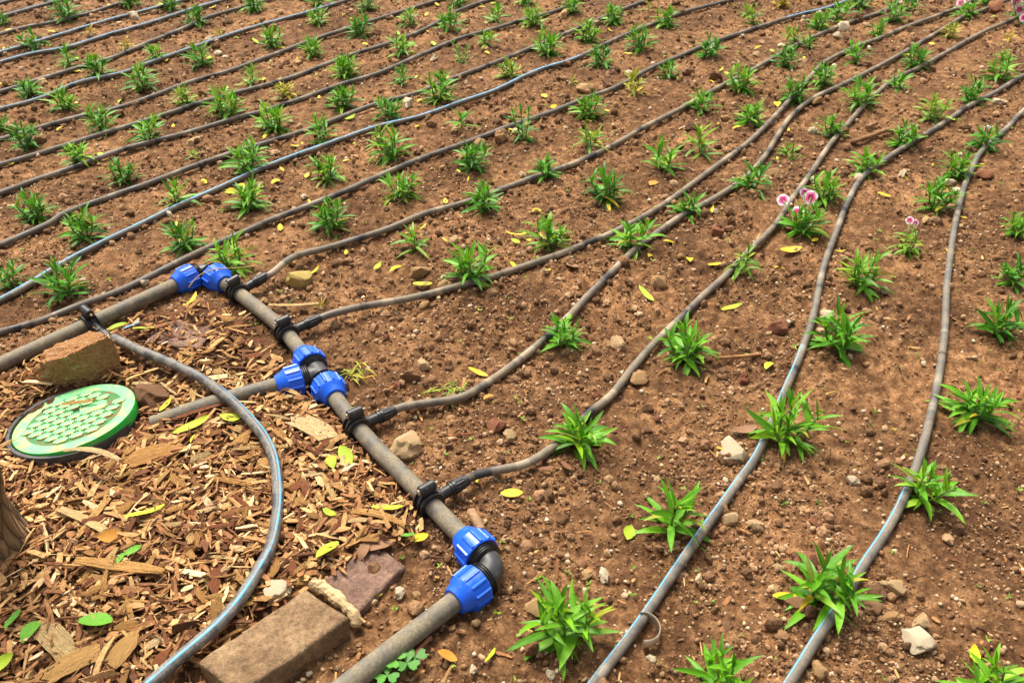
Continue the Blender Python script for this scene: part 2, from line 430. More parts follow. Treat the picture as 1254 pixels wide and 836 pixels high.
# ------------------------------------------------------------------ the ground
def build_soil():
    rows = [0.42]
    while rows[-1] < 5.6: rows.append(rows[-1] + 0.0036 + 0.0046 * (rows[-1] - 0.42))
    rows = [-60, -12, -3, -0.8, -0.1, 0.2] + rows + [5.8, 6.2, 7, 9, 14, 30, 90]
    t = np.concatenate([[-60, -12, -4, -2, -1.4, -1.15], np.linspace(-1, 1, 600), [1.15, 1.4, 2, 4, 12, 60]])
    rows = np.array(rows); ny, nx = len(rows), len(t)
    Y = np.repeat(rows[:, None], nx, 1); X = t[None, :] * (0.42 + 0.62 * np.clip(rows, 0.3, 6))[:, None]
    core = ((np.abs(t)[None, :] <= 1) & (Y > 0.4) & (Y < 5.7)).astype(float)
    Z = hgt(X, Y)
    mm = mulch_mask(X, Y)
    Z = Z + core * rough_detail(X, Y)
    V = np.stack([X, Y, Z], -1).reshape(-1, 3)
    i = np.arange(ny * nx).reshape(ny, nx)
    Q = np.stack([i[:-1, :-1], i[:-1, 1:], i[1:, 1:], i[1:, :-1]], -1).reshape(-1, 4)
    o = ob('soil', me_np('soil', V, Q, M['soil'], True, {'humus': (mm * 0.85).ravel()}))
    o['kind'] = 'structure'
    return o
build_soil()

ICO = bmesh.new(); bmesh.ops.create_icosphere(ICO, subdivisions=1, radius=1)
ICO_V = np.array([v.co[:] for v in ICO.verts]); ICO_F = np.array([[v.index for v in f.verts] for f in ICO.faces]); ICO.free()

ICO = bmesh.new(); bmesh.ops.create_icosphere(ICO, subdivisions=2, radius=1)
ICO2_V = np.array([v.co[:] for v in ICO.verts]); ICO2_F = np.array([[v.index for v in f.verts] for f in ICO.faces]); ICO.free()

def rot_np(n, tilt=None):
    """random rotations (n,3,3)"""
    q = rng.normal(size=(n, 4)); q /= np.linalg.norm(q, axis=1)[:, None]
    w, x, y, z = q.T
    return np.stack([np.stack([1 - 2 * (y * y + z * z), 2 * (x * y - z * w), 2 * (x * z + y * w)], -1),
                     np.stack([2 * (x * y + z * w), 1 - 2 * (x * x + z * z), 2 * (y * z - x * w)], -1),
                     np.stack([2 * (x * z - y * w), 2 * (y * z + x * w), 1 - 2 * (x * x + y * y)], -1)], 1)
def fan_points(n, y0, y1, power=1.0):
    u = rng.random(n)
    y = (y0 ** (1 - power) + u * (y1 ** (1 - power) - y0 ** (1 - power))) ** (1 / (1 - power)) if power != 1 else y0 * (y1 / y0) ** u
    x = (rng.random(n) * 2 - 1) * (0.30 + 0.60 * y)
    return x, y
def off_fixed(x, y, pad=0.0):
    """keep clear of the edging block and the lid"""
    return ~in_poly(x, y, BLOCK) & (np.hypot(x + 0.84, y - 1.30) > 0.125)

OCT_V = np.array([(1, 0, 0), (-1, 0, 0), (0, 1, 0), (0, -1, 0), (0, 0, 1), (0, 0, -1)], float)
OCT_F = np.array([(0, 2, 4), (2, 1, 4), (1, 3, 4), (3, 0, 4), (2, 0, 5), (1, 2, 5), (3, 1, 5), (0, 3, 5)])
def grains(n, BV, BF, s_med, s_sig, s_max, y1, power, dens):
    x, y = fan_points(n, 0.55, y1, power)
    clump = vnoise(x, y, 6.0, 21) + 0.7 * vnoise(x, y, 17.0, 22)
    keep = off_fixed(x, y) & (rng.random(n) < np.clip(dens + 1.5 * clump, 0.10, 1)) & (rng.random(n) > 0.75 * mulch_mask(x, y)) & (seg_dist(x, y, MAIN) > 0.012)
    x, y = x[keep], y[keep]; n = len(x); m = len(BV)
    s = np.clip(s_med * np.exp(rng.normal(0, s_sig, n)), 0.0007, s_max) * (1 + 0.25 * np.clip(y - 1, 0, 4))
    V = BV[None] * (1 + rng.uniform(-0.3, 0.3, (n, m, 1)) * (1.0 if m < 20 else 0.55))
    V = V * rng.uniform(0.6, 1.25, (n, 1, 3)) * s[:, None, None]
    V = np.einsum('nij,nkj->nki', rot_np(n), V)
    V += np.stack([x, y, hfull(x, y) + s * 0.30], -1)[:, None, :]
    T = BF[None] + (np.arange(n) * m)[:, None, None]
    tint = np.repeat(np.clip(rng.beta(1.7, 1.6, n), 0, 1), m)
    return V.reshape(-1, 3), T.reshape(-1, 3), tint
def build_crumbs():
    V1, T1, t1 = grains(115000, OCT_V, OCT_F, 0.00170, 0.40, 0.0045, 4.8, 0.95, 0.62)
    V2, T2, t2 = grains(26000, ICO_V, ICO_F, 0.0033, 0.38, 0.0090, 5.0, 0.8, 0.50)
    V3, T3, t3 = grains(3400, ICO2_V, ICO2_F, 0.0068, 0.30, 0.0140, 5.0, 0.9, 0.42)
    V1 = np.concatenate([V1, V3]); T1 = np.concatenate([T1, T3 + V1.shape[0] - len(V3)]); t1 = np.concatenate([t1, t3 * 0.72])
    o = ob('soil_crumbs', me_np('soil_crumbs', np.concatenate([V1, V2]), np.concatenate([T1, T2 + len(V1)]), M['crumb'], False, {'tint': np.concatenate([t1, t2 * 0.9])}))
    o['kind'] = 'stuff'; tag(o, 'loose crumbs and grit of brown soil all over the bed', 'soil')
build_crumbs()

# --- bark mulch: a mass of chips, and the largest chips as things of their own
def chip_arrays(n, L, W, T):
    sec = np.linspace(-0.5, 0.5, 4)
    V = np.zeros((n, 16, 3))
    bend = rng.normal(0, 0.10, n); skew = rng.normal(0, 0.11, n)
    for i, u in enumerate(sec):
        end = 1.0 if 0 < i < 3 else 1.0
        w = np.where(np.abs(u) > 0.4, rng.uniform(0.25, 0.95, n), rng.uniform(0.8, 1.1, n)) * W * 0.5
        t = np.where(np.abs(u) > 0.4, rng.uniform(0.3, 0.9, n), rng.uniform(0.8, 1.1, n)) * T * 0.5
        cy = skew * L * (u * u - 0.1) + rng.normal(0, 0.04, n) * W; cz = bend * L * (0.25 - u * u) * 1.2
        lx = u * L + rng.normal(0, 0.02, n) * L
        for j, (a, b) in enumerate(((-1, -1), (1, -1), (1, 1), (-1, 1))):
            V[:, i * 4 + j, 0] = lx; V[:, i * 4 + j, 1] = cy + a * w; V[:, i * 4 + j, 2] = cz + b * t
    Fq = []
    for i in range(3):
        for j in range(4):
            Fq.append((i * 4 + j, i * 4 + (j + 1) % 4, i * 4 + 4 + (j + 1) % 4, i * 4 + 4 + j))
    Fq += [(3, 2, 1, 0), (12, 13, 14, 15)]
    return V, np.array(Fq)
def mulch_points(n):
    px = [p.x for p in MULCH]; py = [p.y for p in MULCH]
    xs, ys = [], []
    tot = 0
    while tot < n:
        x = rng.uniform(-1.30, 0.15, 4 * n); y = rng.uniform(0.50, 1.85, 4 * n)
        m = mulch_mask(x, y)
        thin = np.where((y > 1.42) & (x > -0.85), 0.35, 1.0) * np.where(x < -1.0, 0.5, 1.0)
        k = (rng.random(4 * n) < (m ** 1.5) * thin) & off_fixed(x, y) & (seg_dist(x, y, MAIN) > 0.022) & (seg_dist(x, y, BRANCH) > 0.020)
        xs.append(x[k]); ys.append(y[k]); tot += k.sum()
    return np.concatenate(xs)[:n], np.concatenate(ys)[:n]
def build_mulch():
    n = 12500
    x, y = mulch_points(n)
    # strays on the soil beyond the edge of the mulch
    ns = 900
    sx, sy = fan_points(ns, 0.6, 3.2, 1.2)
    k = off_fixed(sx, sy); x = np.concatenate([x, sx[k]]); y = np.concatenate([y, sy[k]])
    n2 = len(x); stray = np.arange(n2) >= n
    L = np.clip(np.exp(rng.normal(math.log(0.024), 0.50, n2)), 0.007, 0.065)
    thin = rng.random(n2) < 0.38
    W = np.where(thin, rng.uniform(0.0014, 0.0036, n2), rng.uniform(0.0035, 0.0115, n2)); W = np.minimum(W, L * 0.5)
    T = np.where(thin, W * 0.7, rng.uniform(0.0010, 0.0026, n2))
    sc = np.where(stray, 0.6, 1.0); L *= sc; W *= sc; T *= sc
    V, Fq = chip_arrays(n2, L, W, T)
    yaw = rng.uniform(0, 2 * np.pi, n2); pit = rng.normal(0, 0.22, n2) * np.where(stray, 0.3, 1); rol = rng.normal(0, 0.45, n2)
    def rm(ax, a):
        c, s, o, z = np.cos(a), np.sin(a), np.ones_like(a), np.zeros_like(a)
        rowz = {'z': [[c, -s, z], [s, c, z], [z, z, o]], 'y': [[c, z, s], [z, o, z], [-s, z, c]], 'x': [[o, z, z], [z, c, -s], [z, s, c]]}[ax]
        return np.stack([np.stack(r, -1) for r in rowz], 1)
    Rm = rm('z', yaw) @ rm('y', pit) @ rm('x', rol)
    V = np.einsum('nij,nkj->nki', Rm, V)
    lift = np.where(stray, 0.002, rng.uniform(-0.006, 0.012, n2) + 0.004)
    V += np.stack([x, y, hgt(x, y) + lift], -1)[:, None, :]
    Q = Fq[None] + (np.arange(n2) * 16)[:, None, None]
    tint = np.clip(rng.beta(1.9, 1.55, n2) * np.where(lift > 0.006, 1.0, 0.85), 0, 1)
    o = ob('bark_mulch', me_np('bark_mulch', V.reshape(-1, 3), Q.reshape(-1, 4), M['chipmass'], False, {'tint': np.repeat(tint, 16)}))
    o['kind'] = 'stuff'; tag(o, 'fine brown bark and wood shreds covering the corner by the valve box', 'mulch')
build_mulch()

CHIP_COLS = {'pale': [(0.70, 0.48, 0.21), (0.74, 0.52, 0.25), (0.66, 0.42, 0.16)],
             'tan': [(0.60, 0.32, 0.10), (0.54, 0.27, 0.08), (0.64, 0.36, 0.12), (0.50, 0.26, 0.085)],
             'red': [(0.29, 0.095, 0.038), (0.25, 0.085, 0.036), (0.34, 0.12, 0.048)]}
def chip_mesh(seed, w):
    """one split piece of wood, length 1 along X: ragged ends, fibre ridges, a slight curl"""
    rs = random.Random(seed); n, m = 12, 5
    curl, skew, t0 = rs.gauss(0, 0.16), rs.gauss(0, 0.14), w * rs.uniform(0.16, 0.30)
    jag0 = [rs.uniform(0, 0.16) for _ in range(m)]; jag1 = [rs.uniform(0, 0.20) for _ in range(m)]
    tp0, tp1 = rs.uniform(0.35, 0.9), rs.uniform(0.25, 0.8)
    rid = [rs.uniform(-0.25, 0.25) for _ in range(m)]
    V, Fc = [], []
    for side in (1, -1):
        for i in range(n + 1):
            u = i / n
            ww = w * (tp0 + (1 - tp0) * min(1, u * 3.2)) * (tp1 + (1 - tp1) * min(1, (1 - u) * 2.6)) * (1 + 0.10 * mnoise.noise(Vector((u * 5, seed, 0))))
            for j in range(m):
                q = j / (m - 1) * 2 - 1
                x = -0.5 + jag0[j] * w * 2.2 + (1 - jag0[j] * w * 2.2 - jag1[j] * w * 2.2) * u
                edge = 1 - 0.75 * abs(q) ** 3
                z = side * t0 * 0.5 * edge * (1 + rid[j]) + curl * (u - 0.5) ** 2 + 0.012 * mnoise.noise(Vector((u * 9, q * 2, seed + side)))
                V.append((x, q * ww * 0.5 + skew * (u - 0.5) ** 2 + w * 0.05 * mnoise.noise(Vector((u * 7, q, seed * 2))), z))
    o2 = (n + 1) * m
    for i in range(n):
        for j in range(m - 1):
            a, b, c, d = i * m + j, i * m + j + 1, (i + 1) * m + j + 1, (i + 1) * m + j
            Fc.append((a, d, c, b)); Fc.append((a + o2, b + o2, c + o2, d + o2))
        for j in (0, m - 1):
            a, d = i * m + j, (i + 1) * m + j
            Fc.append((a, a + o2, d + o2, d) if j == 0 else (a, d, d + o2, a + o2))
    for i in (0, n):
        for j in range(m - 1):
            a, b = i * m + j, i * m + j + 1
            Fc.append((a, b, b + o2, a + o2) if i == 0 else (a, a + o2, b + o2, b))
    return me_new('wood_chip', V, Fc, M['chip'], False)
def chip_meshes(k, lo, hi):
    return [chip_mesh(int(rng.integers(1000)), rng.uniform(lo, hi)) for i in range(k)]
CHIP_SLIM, CHIP_WIDE = chip_meshes(8, 0.07, 0.16), chip_meshes(10, 0.24, 0.42)
def put_chip(name, me, p, length, yaw, pitch, roll, col, lift):
    m = Matrix.Translation((p.x, p.y, hz(p.x, p.y) + lift)) @ Matrix.Rotation(yaw, 4, 'Z') @ Matrix.Rotation(pitch, 4, 'Y') @ Matrix.Rotation(roll, 4, 'X') @ Matrix.Diagonal((length, length, length, 1))
    return ob(name, me, None, m, col)
CHIP_OBJS, STONE_OBJS = [], []
x_, y_ = mulch_points(1500)
sel = [i for i in range(1500) if y_[i] < 1.75 and -0.95 < x_[i] and abs(x_[i]) < 0.12 + 0.60 * y_[i]][:262]
for q, i in enumerate(sel):
    kind = random.choices(['pale', 'tan', 'red'], [2, 6, 2.6])[0]
    slim = random.random() < 0.45
    L = random.uniform(0.034, 0.070) if slim else random.uniform(0.022, 0.050)
    lab = {'pale': ('pale split wood chip lying on the bark mulch', 'pale wood chips on the mulch'),
           'tan': ('tan wood chip lying on the bark mulch', 'tan wood chips on the mulch'),
           'red': ('reddish brown bark chip lying on the bark mulch', 'reddish bark chips on the mulch')}[kind]
    if slim: lab = (lab[0].replace('chip', 'splinter'), lab[1].replace('chips', 'splinters'))
    o = put_chip('wood_chip' if kind != 'red' else 'bark_chip', random.choice(CHIP_SLIM if slim else CHIP_WIDE), Vector((x_[i], y_[i], 0)), L,
                 random.uniform(0, 6.28), random.gauss(0, 0.14), random.gauss(0, 0.3), random.choice(CHIP_COLS[kind]), random.uniform(0.011, 0.017))
    tag(o, lab[0], 'wood chip', lab[1]); CHIP_OBJS.append(o)
# chips one can pick out in the photograph: from pixel, to pixel, width ratio, colour, label
BIG_CHIPS = [((358, 515), (412, 543), 'w', 'pale', 'large pale split chip beside the main pipe below the tee'),
             ((50, 836), (132, 796), 'w', 'tan', 'longest thick tan chip at the near corner of the mulch'),
             ((100, 694), (214, 709), 's', 'tan', 'long straight tan splinter in the middle of the mulch'),
             ((52, 768), (90, 808), 'w', 'pale', 'broad pale chip split into fibres near the green fallen leaves'),
             ((134, 826), (176, 772), 'w', 'tan', 'broad tan chip pointing at the curve of the black hose'),
             ((2, 684), (38, 654), 's', 'pale', 'pale splinter leaning at the foot of the tree trunk'),
             ((77, 626), (146, 662), 's', 'pale', 'thin pale curled strip of bark on the mulch'),
             ((95, 665), (138, 612), 's', 'tan', 'thin tan strip crossing a curled strip of bark'),
             ((150, 570), (228, 552), 'w', 'tan', 'long ragged tan chip between the valve box and the black hose'),
             ((160, 585), (90, 572), 's', 'pale', 'pale ragged splinter just below the green valve box lid'),
             ((265, 590), (320, 600), 's', 'tan', 'tan ragged splinter inside the curve of the black hose'),
             ((300, 592), (322, 605), 'w', 'pale', 'square pale chip touching the curve of the black hose'),
             ((268, 700), (262, 742), 'w', 'red', 'dark red bark flake inside the curve of the black hose'),
             ((336, 716), (344, 690), 'w', 'tan', 'tan bark flake standing between the hose and the edging block'),
             ((336, 475), (372, 492), 's', 'pale', 'pale splinter below the tee branch pipe'),
             ((395, 585), (412, 620), 's', 'pale', 'pale narrow chip near two round yellow green leaves'),
             ((500, 645), (420, 628), 's', 'tan', 'tan splinter pointing at the main pipe near the elbow'),
             ((210, 518), (295, 492), 's', 'red', 'dark bark strip lying along the buried branch pipe'),
             ((328, 376), (392, 374), 's', 'pale', 'pale dry strip of leaf beside the main pipe between two clamps'),
             ((80, 506), (124, 500), 's', 'tan', 'thin tan chip lying on the green valve box lid')]
for (a, b, w, kcol, lab) in BIG_CHIPS:
    A, B = G(*a, 0.012), G(*b, 0.012); d = B - A
    lift = 0.016 if 'lid' not in lab[-4:] else 0.062
    if 'lying on the green' in lab: lift = 0.027
    o = put_chip('wood_chip', random.choice(CHIP_WIDE[:5] if w == 'w' else CHIP_SLIM), (A + B) / 2, d.length, math.atan2(d.y, d.x), 0.0, random.gauss(0, 0.15), random.choice(CHIP_COLS[kcol]), lift)
    tag(o, lab, 'wood chip')

# ------------------------------------------------------------------ stones
def stone_mesh(name, seed, sub=2, rough=0.35, cuts=5, material=None):
    bm = bmesh.new(); bmesh.ops.create_icosphere(bm, subdivisions=sub, radius=1)
    rs = random.Random(seed)
    off = Vector((rs.uniform(-50, 50), rs.uniform(-50, 50), rs.uniform(-50, 50)))
    planes = []
    for _ in range(cuts):
        n = Vector((rs.gauss(0, 1), rs.gauss(0, 1), rs.gauss(0, 1))).normalized(); planes.append((n, rs.uniform(0.5, 0.85)))
    for v in bm.verts:
        p = v.co.copy()
        p *= 1 + rough * mnoise.noise(p * 1.4 + off) + rough * 0.35 * mnoise.noise(p * 3.7 + off) + 0.05 * mnoise.noise(p * 8 + off)
        for n, d in planes:
            e = p.dot(n) - d
            if e > 0: p -= n * e * 0.9
        if sub >= 4: p *= 1 + 0.09 * mnoise.noise(p * 6 + off) + 0.045 * mnoise.noise(p * 15 + off) + 0.02 * mnoise.noise(p * 35 + off)
        v.co = p
    me = bpy.data.meshes.new(name); bm.to_mesh(me); bm.free()
    me.materials.append(material or M['stone'])
    me.polygons.foreach_set('use_smooth', [True] * len(me.polygons)); sharp(me, 28)
    return me
STONES = [stone_mesh('stone', 100 + i, 3, 0.5, 6) for i in range(16)]
STONE_COLS = {'tan': [(0.54, 0.33, 0.15), (0.46, 0.27, 0.12), (0.58, 0.39, 0.20)], 'brown': [(0.27, 0.14, 0.07), (0.23, 0.12, 0.06), (0.31, 0.17, 0.085)],
              'red': [(0.30, 0.12, 0.06), (0.26, 0.10, 0.055)], 'white': [(0.74, 0.60, 0.40), (0.68, 0.55, 0.36)], 'yellow': [(0.52, 0.38, 0.12), (0.50, 0.40, 0.17)]}
def put_stone(p, w, col, flat=0.7, me=None, name='stone'):
    s = w / 2 / 0.85
    m = Matrix.Translation((p.x, p.y, hz(p.x, p.y) + s * flat * 0.38)) @ Matrix.Rotation(random.uniform(0, 6.28), 4, 'Z') @ Matrix.Rotation(random.gauss(0, 0.2), 4, 'X') @ Matrix.Diagonal((s, s * random.uniform(0.6, 0.9), s * flat, 1))
    return ob(name, me or random.choice(STONES), None, m, random.choice(STONE_COLS[col]))
PLACED_STONES = [  # px, py, width px, colour, label
    (367, 347, 32, 'yellow', 'yellowish mossy stone beside the first drip line out of the main pipe'),
    (515, 336, 22, 'tan', 'squarish tan stone beside a sparse seedling'),
    (497, 551, 42, 'tan', 'lumpy tan clod against the main pipe below the third clamp'),
    (187, 488, 44, 'brown', 'brown earth clod beside the raised edge of the green lid'),
    (608, 523, 22, 'red', 'dark purplish red clod between two drip lines'),
    (782, 466, 20, 'tan', 'round tan stone beside the drip line from the last clamp'),
    (757, 423, 20, 'tan', 'flat tan stone on bare soil left of a bushy plant'),
    (951, 404, 28, 'red', 'flat reddish stone lying next to a small white stone'),
    (964, 397, 12, 'white', 'small white stone touching a flat reddish stone'),
    (1012, 390, 20, 'white', 'round white stone behind a plant on the drip line'),
    (900, 557, 34, 'white', 'pale broken shard with a yellow leaf beside the drip line'),
    (1126, 789, 36, 'white', 'largest pale angular stone on the soil right of the last drip line'),
    (1128, 764, 22, 'tan', 'round tan stone above the largest pale angular stone'),
    (1095, 722, 24, 'tan', 'pale tan stone close to the last drip line'),
    (1074, 728, 24, 'brown', 'flat brown stone touching the last drip line'),
    (1069, 745, 22, 'brown', 'brown stone below a flat stone by the last drip line'),
    (1090, 757, 20, 'tan', 'light brown stone in a cluster beside the last drip line'),
    (740, 706, 20, 'white', 'rounded white stone behind the bushy plant by the elbow'),
    (660, 745, 26, 'tan', 'tan stone half under the bushy plant by the elbow'),
    (651, 797, 20, 'red', 'reddish stone at the foot of the bushy plant by the elbow'),
    (719, 706, 16, 'tan', 'tan stone beside the rounded white stone'),
    (951, 598, 18, 'brown', 'upright brown stone between the last two drip lines'),
    (924, 644, 20, 'tan', 'round tan stone right of a drip line with a blue stripe'),
    (892, 636, 20, 'tan', 'tan stone leaning on the drip line with a blue stripe'),
    (1043, 590, 16, 'white', 'small oval pale stone in open soil'),
    (995, 641, 14, 'red', 'small reddish stone in open soil'),
    (975, 744, 26, 'brown', 'brown stone beside a fallen yellow leaf'),
    (985, 694, 28, 'red', 'red brown stone behind the plant near the last drip line'),
    (1003, 824, 24, 'tan', 'pair forming tan stone beside the near end of the last drip line'),
    (341, 726, 30, 'white', 'white stone between the hose and the edging block'),
    (490, 728, 16, 'white', 'pale pinkish stone beside the sunken slab'),
    (595, 640, 0, 'tan', ''),
    (503, 463, 20, 'brown', 'round brown clod right of the tee'),
    (518, 448, 16, 'tan', 'blocky tan stone in a row of three'),
    (549, 449, 18, 'brown', 'brown stone in a row of three'),
    (500, 497, 18, 'tan', 'round tan stone above the drip line from the third clamp'),
    (806, 348, 18, 'tan', 'small tan stone right of a drip line in the middle of the bed'),
    (612, 171, 20, 'tan', 'squarish pale stone between two drip lines'),
    (500, 130, 18, 'white', 'pale stone at the edge of a leafy seedling'),
    (876, 285, 16, 'red', 'red brown stone in the middle of the bed'),
    (1000, 126, 16, 'tan', 'round tan stone beside a curving drip line'),
    (1230, 345, 18, 'tan', 'tan stone beneath a plant at the edge of the bed'),
    (1208, 792, 14, 'red', 'small red brown stone on bare soil')]
for (px, py, w, colr, lab) in PLACED_STONES:
    if w == 0: continue
    p = on_ground(px, py)
    tag(put_stone(p, w / scale_at(py), colr, 0.72), lab.replace('pair forming ', ''), 'stone')
sx, sy = fan_points(900, 0.72, 4.3, 1.05)
kk = off_fixed(sx, sy) & (mulch_mask(sx, sy) < 0.4) & (seg_dist(sx, sy, MAIN) > 0.035) & (np.abs(sx) < 0.08 + 0.55 * sy)
idx = np.nonzero(kk)[0][:255]
for i in idx:
    colr = random.choices(['tan', 'brown', 'red', 'white'], [5, 3, 1.0, 2.0])[0]
    w = min(0.026, random.lognormvariate(math.log(0.0105), 0.40)) * (1 + 0.75 * max(0, sy[i] - 1.2))
    lab = {'tan': 'small tan stone lying on the bare soil', 'brown': 'small brown stone lying on the bare soil', 'red': 'small reddish stone lying on the bare soil', 'white': 'small whitish stone lying on the bare soil'}[colr]
    STONE_OBJS.append((colr, w, tag(put_stone(Vector((sx[i], sy[i], 0)), w, colr, random.uniform(0.55, 0.85)), lab, 'stone', lab.replace('small', '').replace('stone', 'stones').replace(' lying', '').strip())))
# finer gravel, too many to pick apart
def build_gravel():
    n = 8000
    x, y = fan_points(n, 0.6, 5.0, 0.8)
    k = off_fixed(x, y) & (rng.random(n) > 0.9 * mulch_mask(x, y)); x, y = x[k], y[k]; n = len(x)
    s = np.clip(0.0030 * np.exp(rng.normal(0, 0.4, n)), 0.0015, 0.0085) * (1 + 0.28 * np.clip(y - 1.1, 0, 4))
    V = ICO_V[None] * (1 + rng.uniform(-0.25, 0.25, (n, 12, 1))) * rng.uniform(0.6, 1.2, (n, 1, 3)) * s[:, None, None]
    V = np.einsum('nij,nkj->nki', rot_np(n), V) + np.stack([x, y, hfull(x, y) + s * 0.35], -1)[:, None, :]
    T = ICO_F[None] + (np.arange(n) * 12)[:, None, None]
    o = ob('gravel', me_np('gravel', V.reshape(-1, 3), T.reshape(-1, 3), M['gravel'], True, {'tint': np.repeat(rng.random(n), 12)}))
    o['kind'] = 'stuff'; tag(o, 'fine tan and brown gravel strewn over the soil', 'gravel')
M['gravel'] = grain_material('gravel', [(0.0, (0.20, 0.095, 0.045)), (0.35, (0.30, 0.165, 0.08)), (0.7, (0.42, 0.27, 0.145)), (0.92, (0.52, 0.38, 0.23)), (1.0, (0.66, 0.56, 0.42))], 0.92, 150.0, 0.002)
build_gravel()

# the big rock in front of the left pipe
rock = ob('rock', stone_mesh('rock', 43, 5, 0.30, 7, M['rock']), None, None, (0.58, 0.285, 0.115))
pr = on_ground(92, 470)
rock.matrix_local = Matrix.Translation((pr.x, pr.y + 0.032, pr.z + 0.030)) @ Matrix.Rotation(R_(14), 4, 'Z') @ Matrix.Rotation(R_(-18), 4, 'Y') @ Matrix.Diagonal((0.090, 0.052, 0.062, 1))
tag(rock, 'big angular brown rock with white patches under the black hose', 'rock')

# ------------------------------------------------------------------ edging block and slab
def rough_prism(name, top, zt, zb, material, seed, amp=0.0016, rad=0.006):
    """worn block: top corners (world), vertical sides; origin at its base centre"""
    c = sum((Vector((p.x, p.y, 0)) for p in top), Vector()) / 4
    q = [Vector((p.x - c.x, p.y - c.y, 0)) for p in top]
    Lx, Ly, Lz = ((q[1] - q[0]).length + (q[2] - q[3]).length) / 2, ((q[3] - q[0]).length + (q[2] - q[1]).length) / 2, zt - zb
    bm = bmesh.new(); bmesh.ops.create_cube(bm, size=2)
    bmesh.ops.subdivide_edges(bm, edges=bm.edges[:], cuts=26, use_grid_fill=True)
    half = Vector((Lx / 2, Ly / 2, Lz / 2))
    for v in bm.verts:
        # crowd the rows towards the edges so that the worn arris has some rows of its own
        p = Vector([math.copysign(abs(k) ** 0.8, k) * h for k, h in zip(v.co, half)])
        rr = rad * (1 + 0.6 * mnoise.noise(p * 25 + Vector((seed, 0, 0))))
        cl = Vector([max(-h + rr, min(h - rr, k)) for k, h in zip(p, half)])
        d = p - cl
        if d.length > 1e-9: p = cl + d.normalized() * min(d.length, rr)
        pn = p + Vector((seed, 0, 0))
        p += mnoise.noise_vector(pn * 16) * amp + mnoise.noise_vector(pn * 70) * amp * 0.5 + mnoise.noise_vector(pn * 190) * amp * 0.35
        u, w = p.x / Lx + 0.5, p.y / Ly + 0.5
        xy = (q[0] * (1 - u) + q[1] * u) * (1 - w) + (q[3] * (1 - u) + q[2] * u) * w
        v.co = (xy.x, xy.y, p.z + Lz / 2)
    bmesh.ops.recalc_face_normals(bm, faces=bm.faces[:])
    me = bpy.data.meshes.new(name); bm.to_mesh(me); bm.free(); me.materials.append(material)
    me.polygons.foreach_set('use_smooth', [True] * len(me.polygons))
    return ob(name, me, None, Matrix.Translation((c.x, c.y, zb)))
tag(rough_prism('edging_block', BLOCK, 0.040, -0.04, M['concrete'], 3.1), 'brown grey concrete edging block under the black hose', 'block')
SLAB = [G(*p, 0.016) for p in [(393, 706), (458, 662), (497, 690), (437, 748)]]
slab = tag(rough_prism('sunken_slab', SLAB, 0.013, -0.03, M['slab'], 9.4, 0.003), 'pinkish flat slab sunk in the soil at the end of the edging block', 'slab')
def mortar():
    P = [G(383, 714, 0.020), G(400, 722, 0.024), G(417, 736, 0.024), G(433, 752, 0.020), G(437, 764, 0.008)]
    pts = catmull(P, 0.004)
    V, Fc, _ = sweep(pts, [0.0095 + 0.003 * mnoise.noise(p * 120) for p in pts], 10)
    V = [v + mnoise.noise_vector(v * 160) * 0.0028 for v in V]
    return ob('mortar_joint', me_new('mortar_joint', [v - slab.location for v in V], Fc, M['mortar'], False), slab)
mortar()
SL2 = [G(*p, 0.012) for p in [(176, 420), (208, 390), (258, 398), (246, 428)]]
tag(rough_prism('flat_stone', SL2, 0.013, -0.02, M['slab'], 5.5, 0.006), 'flat pinkish stone nearly buried between the main pipe and the black hose', 'stone')

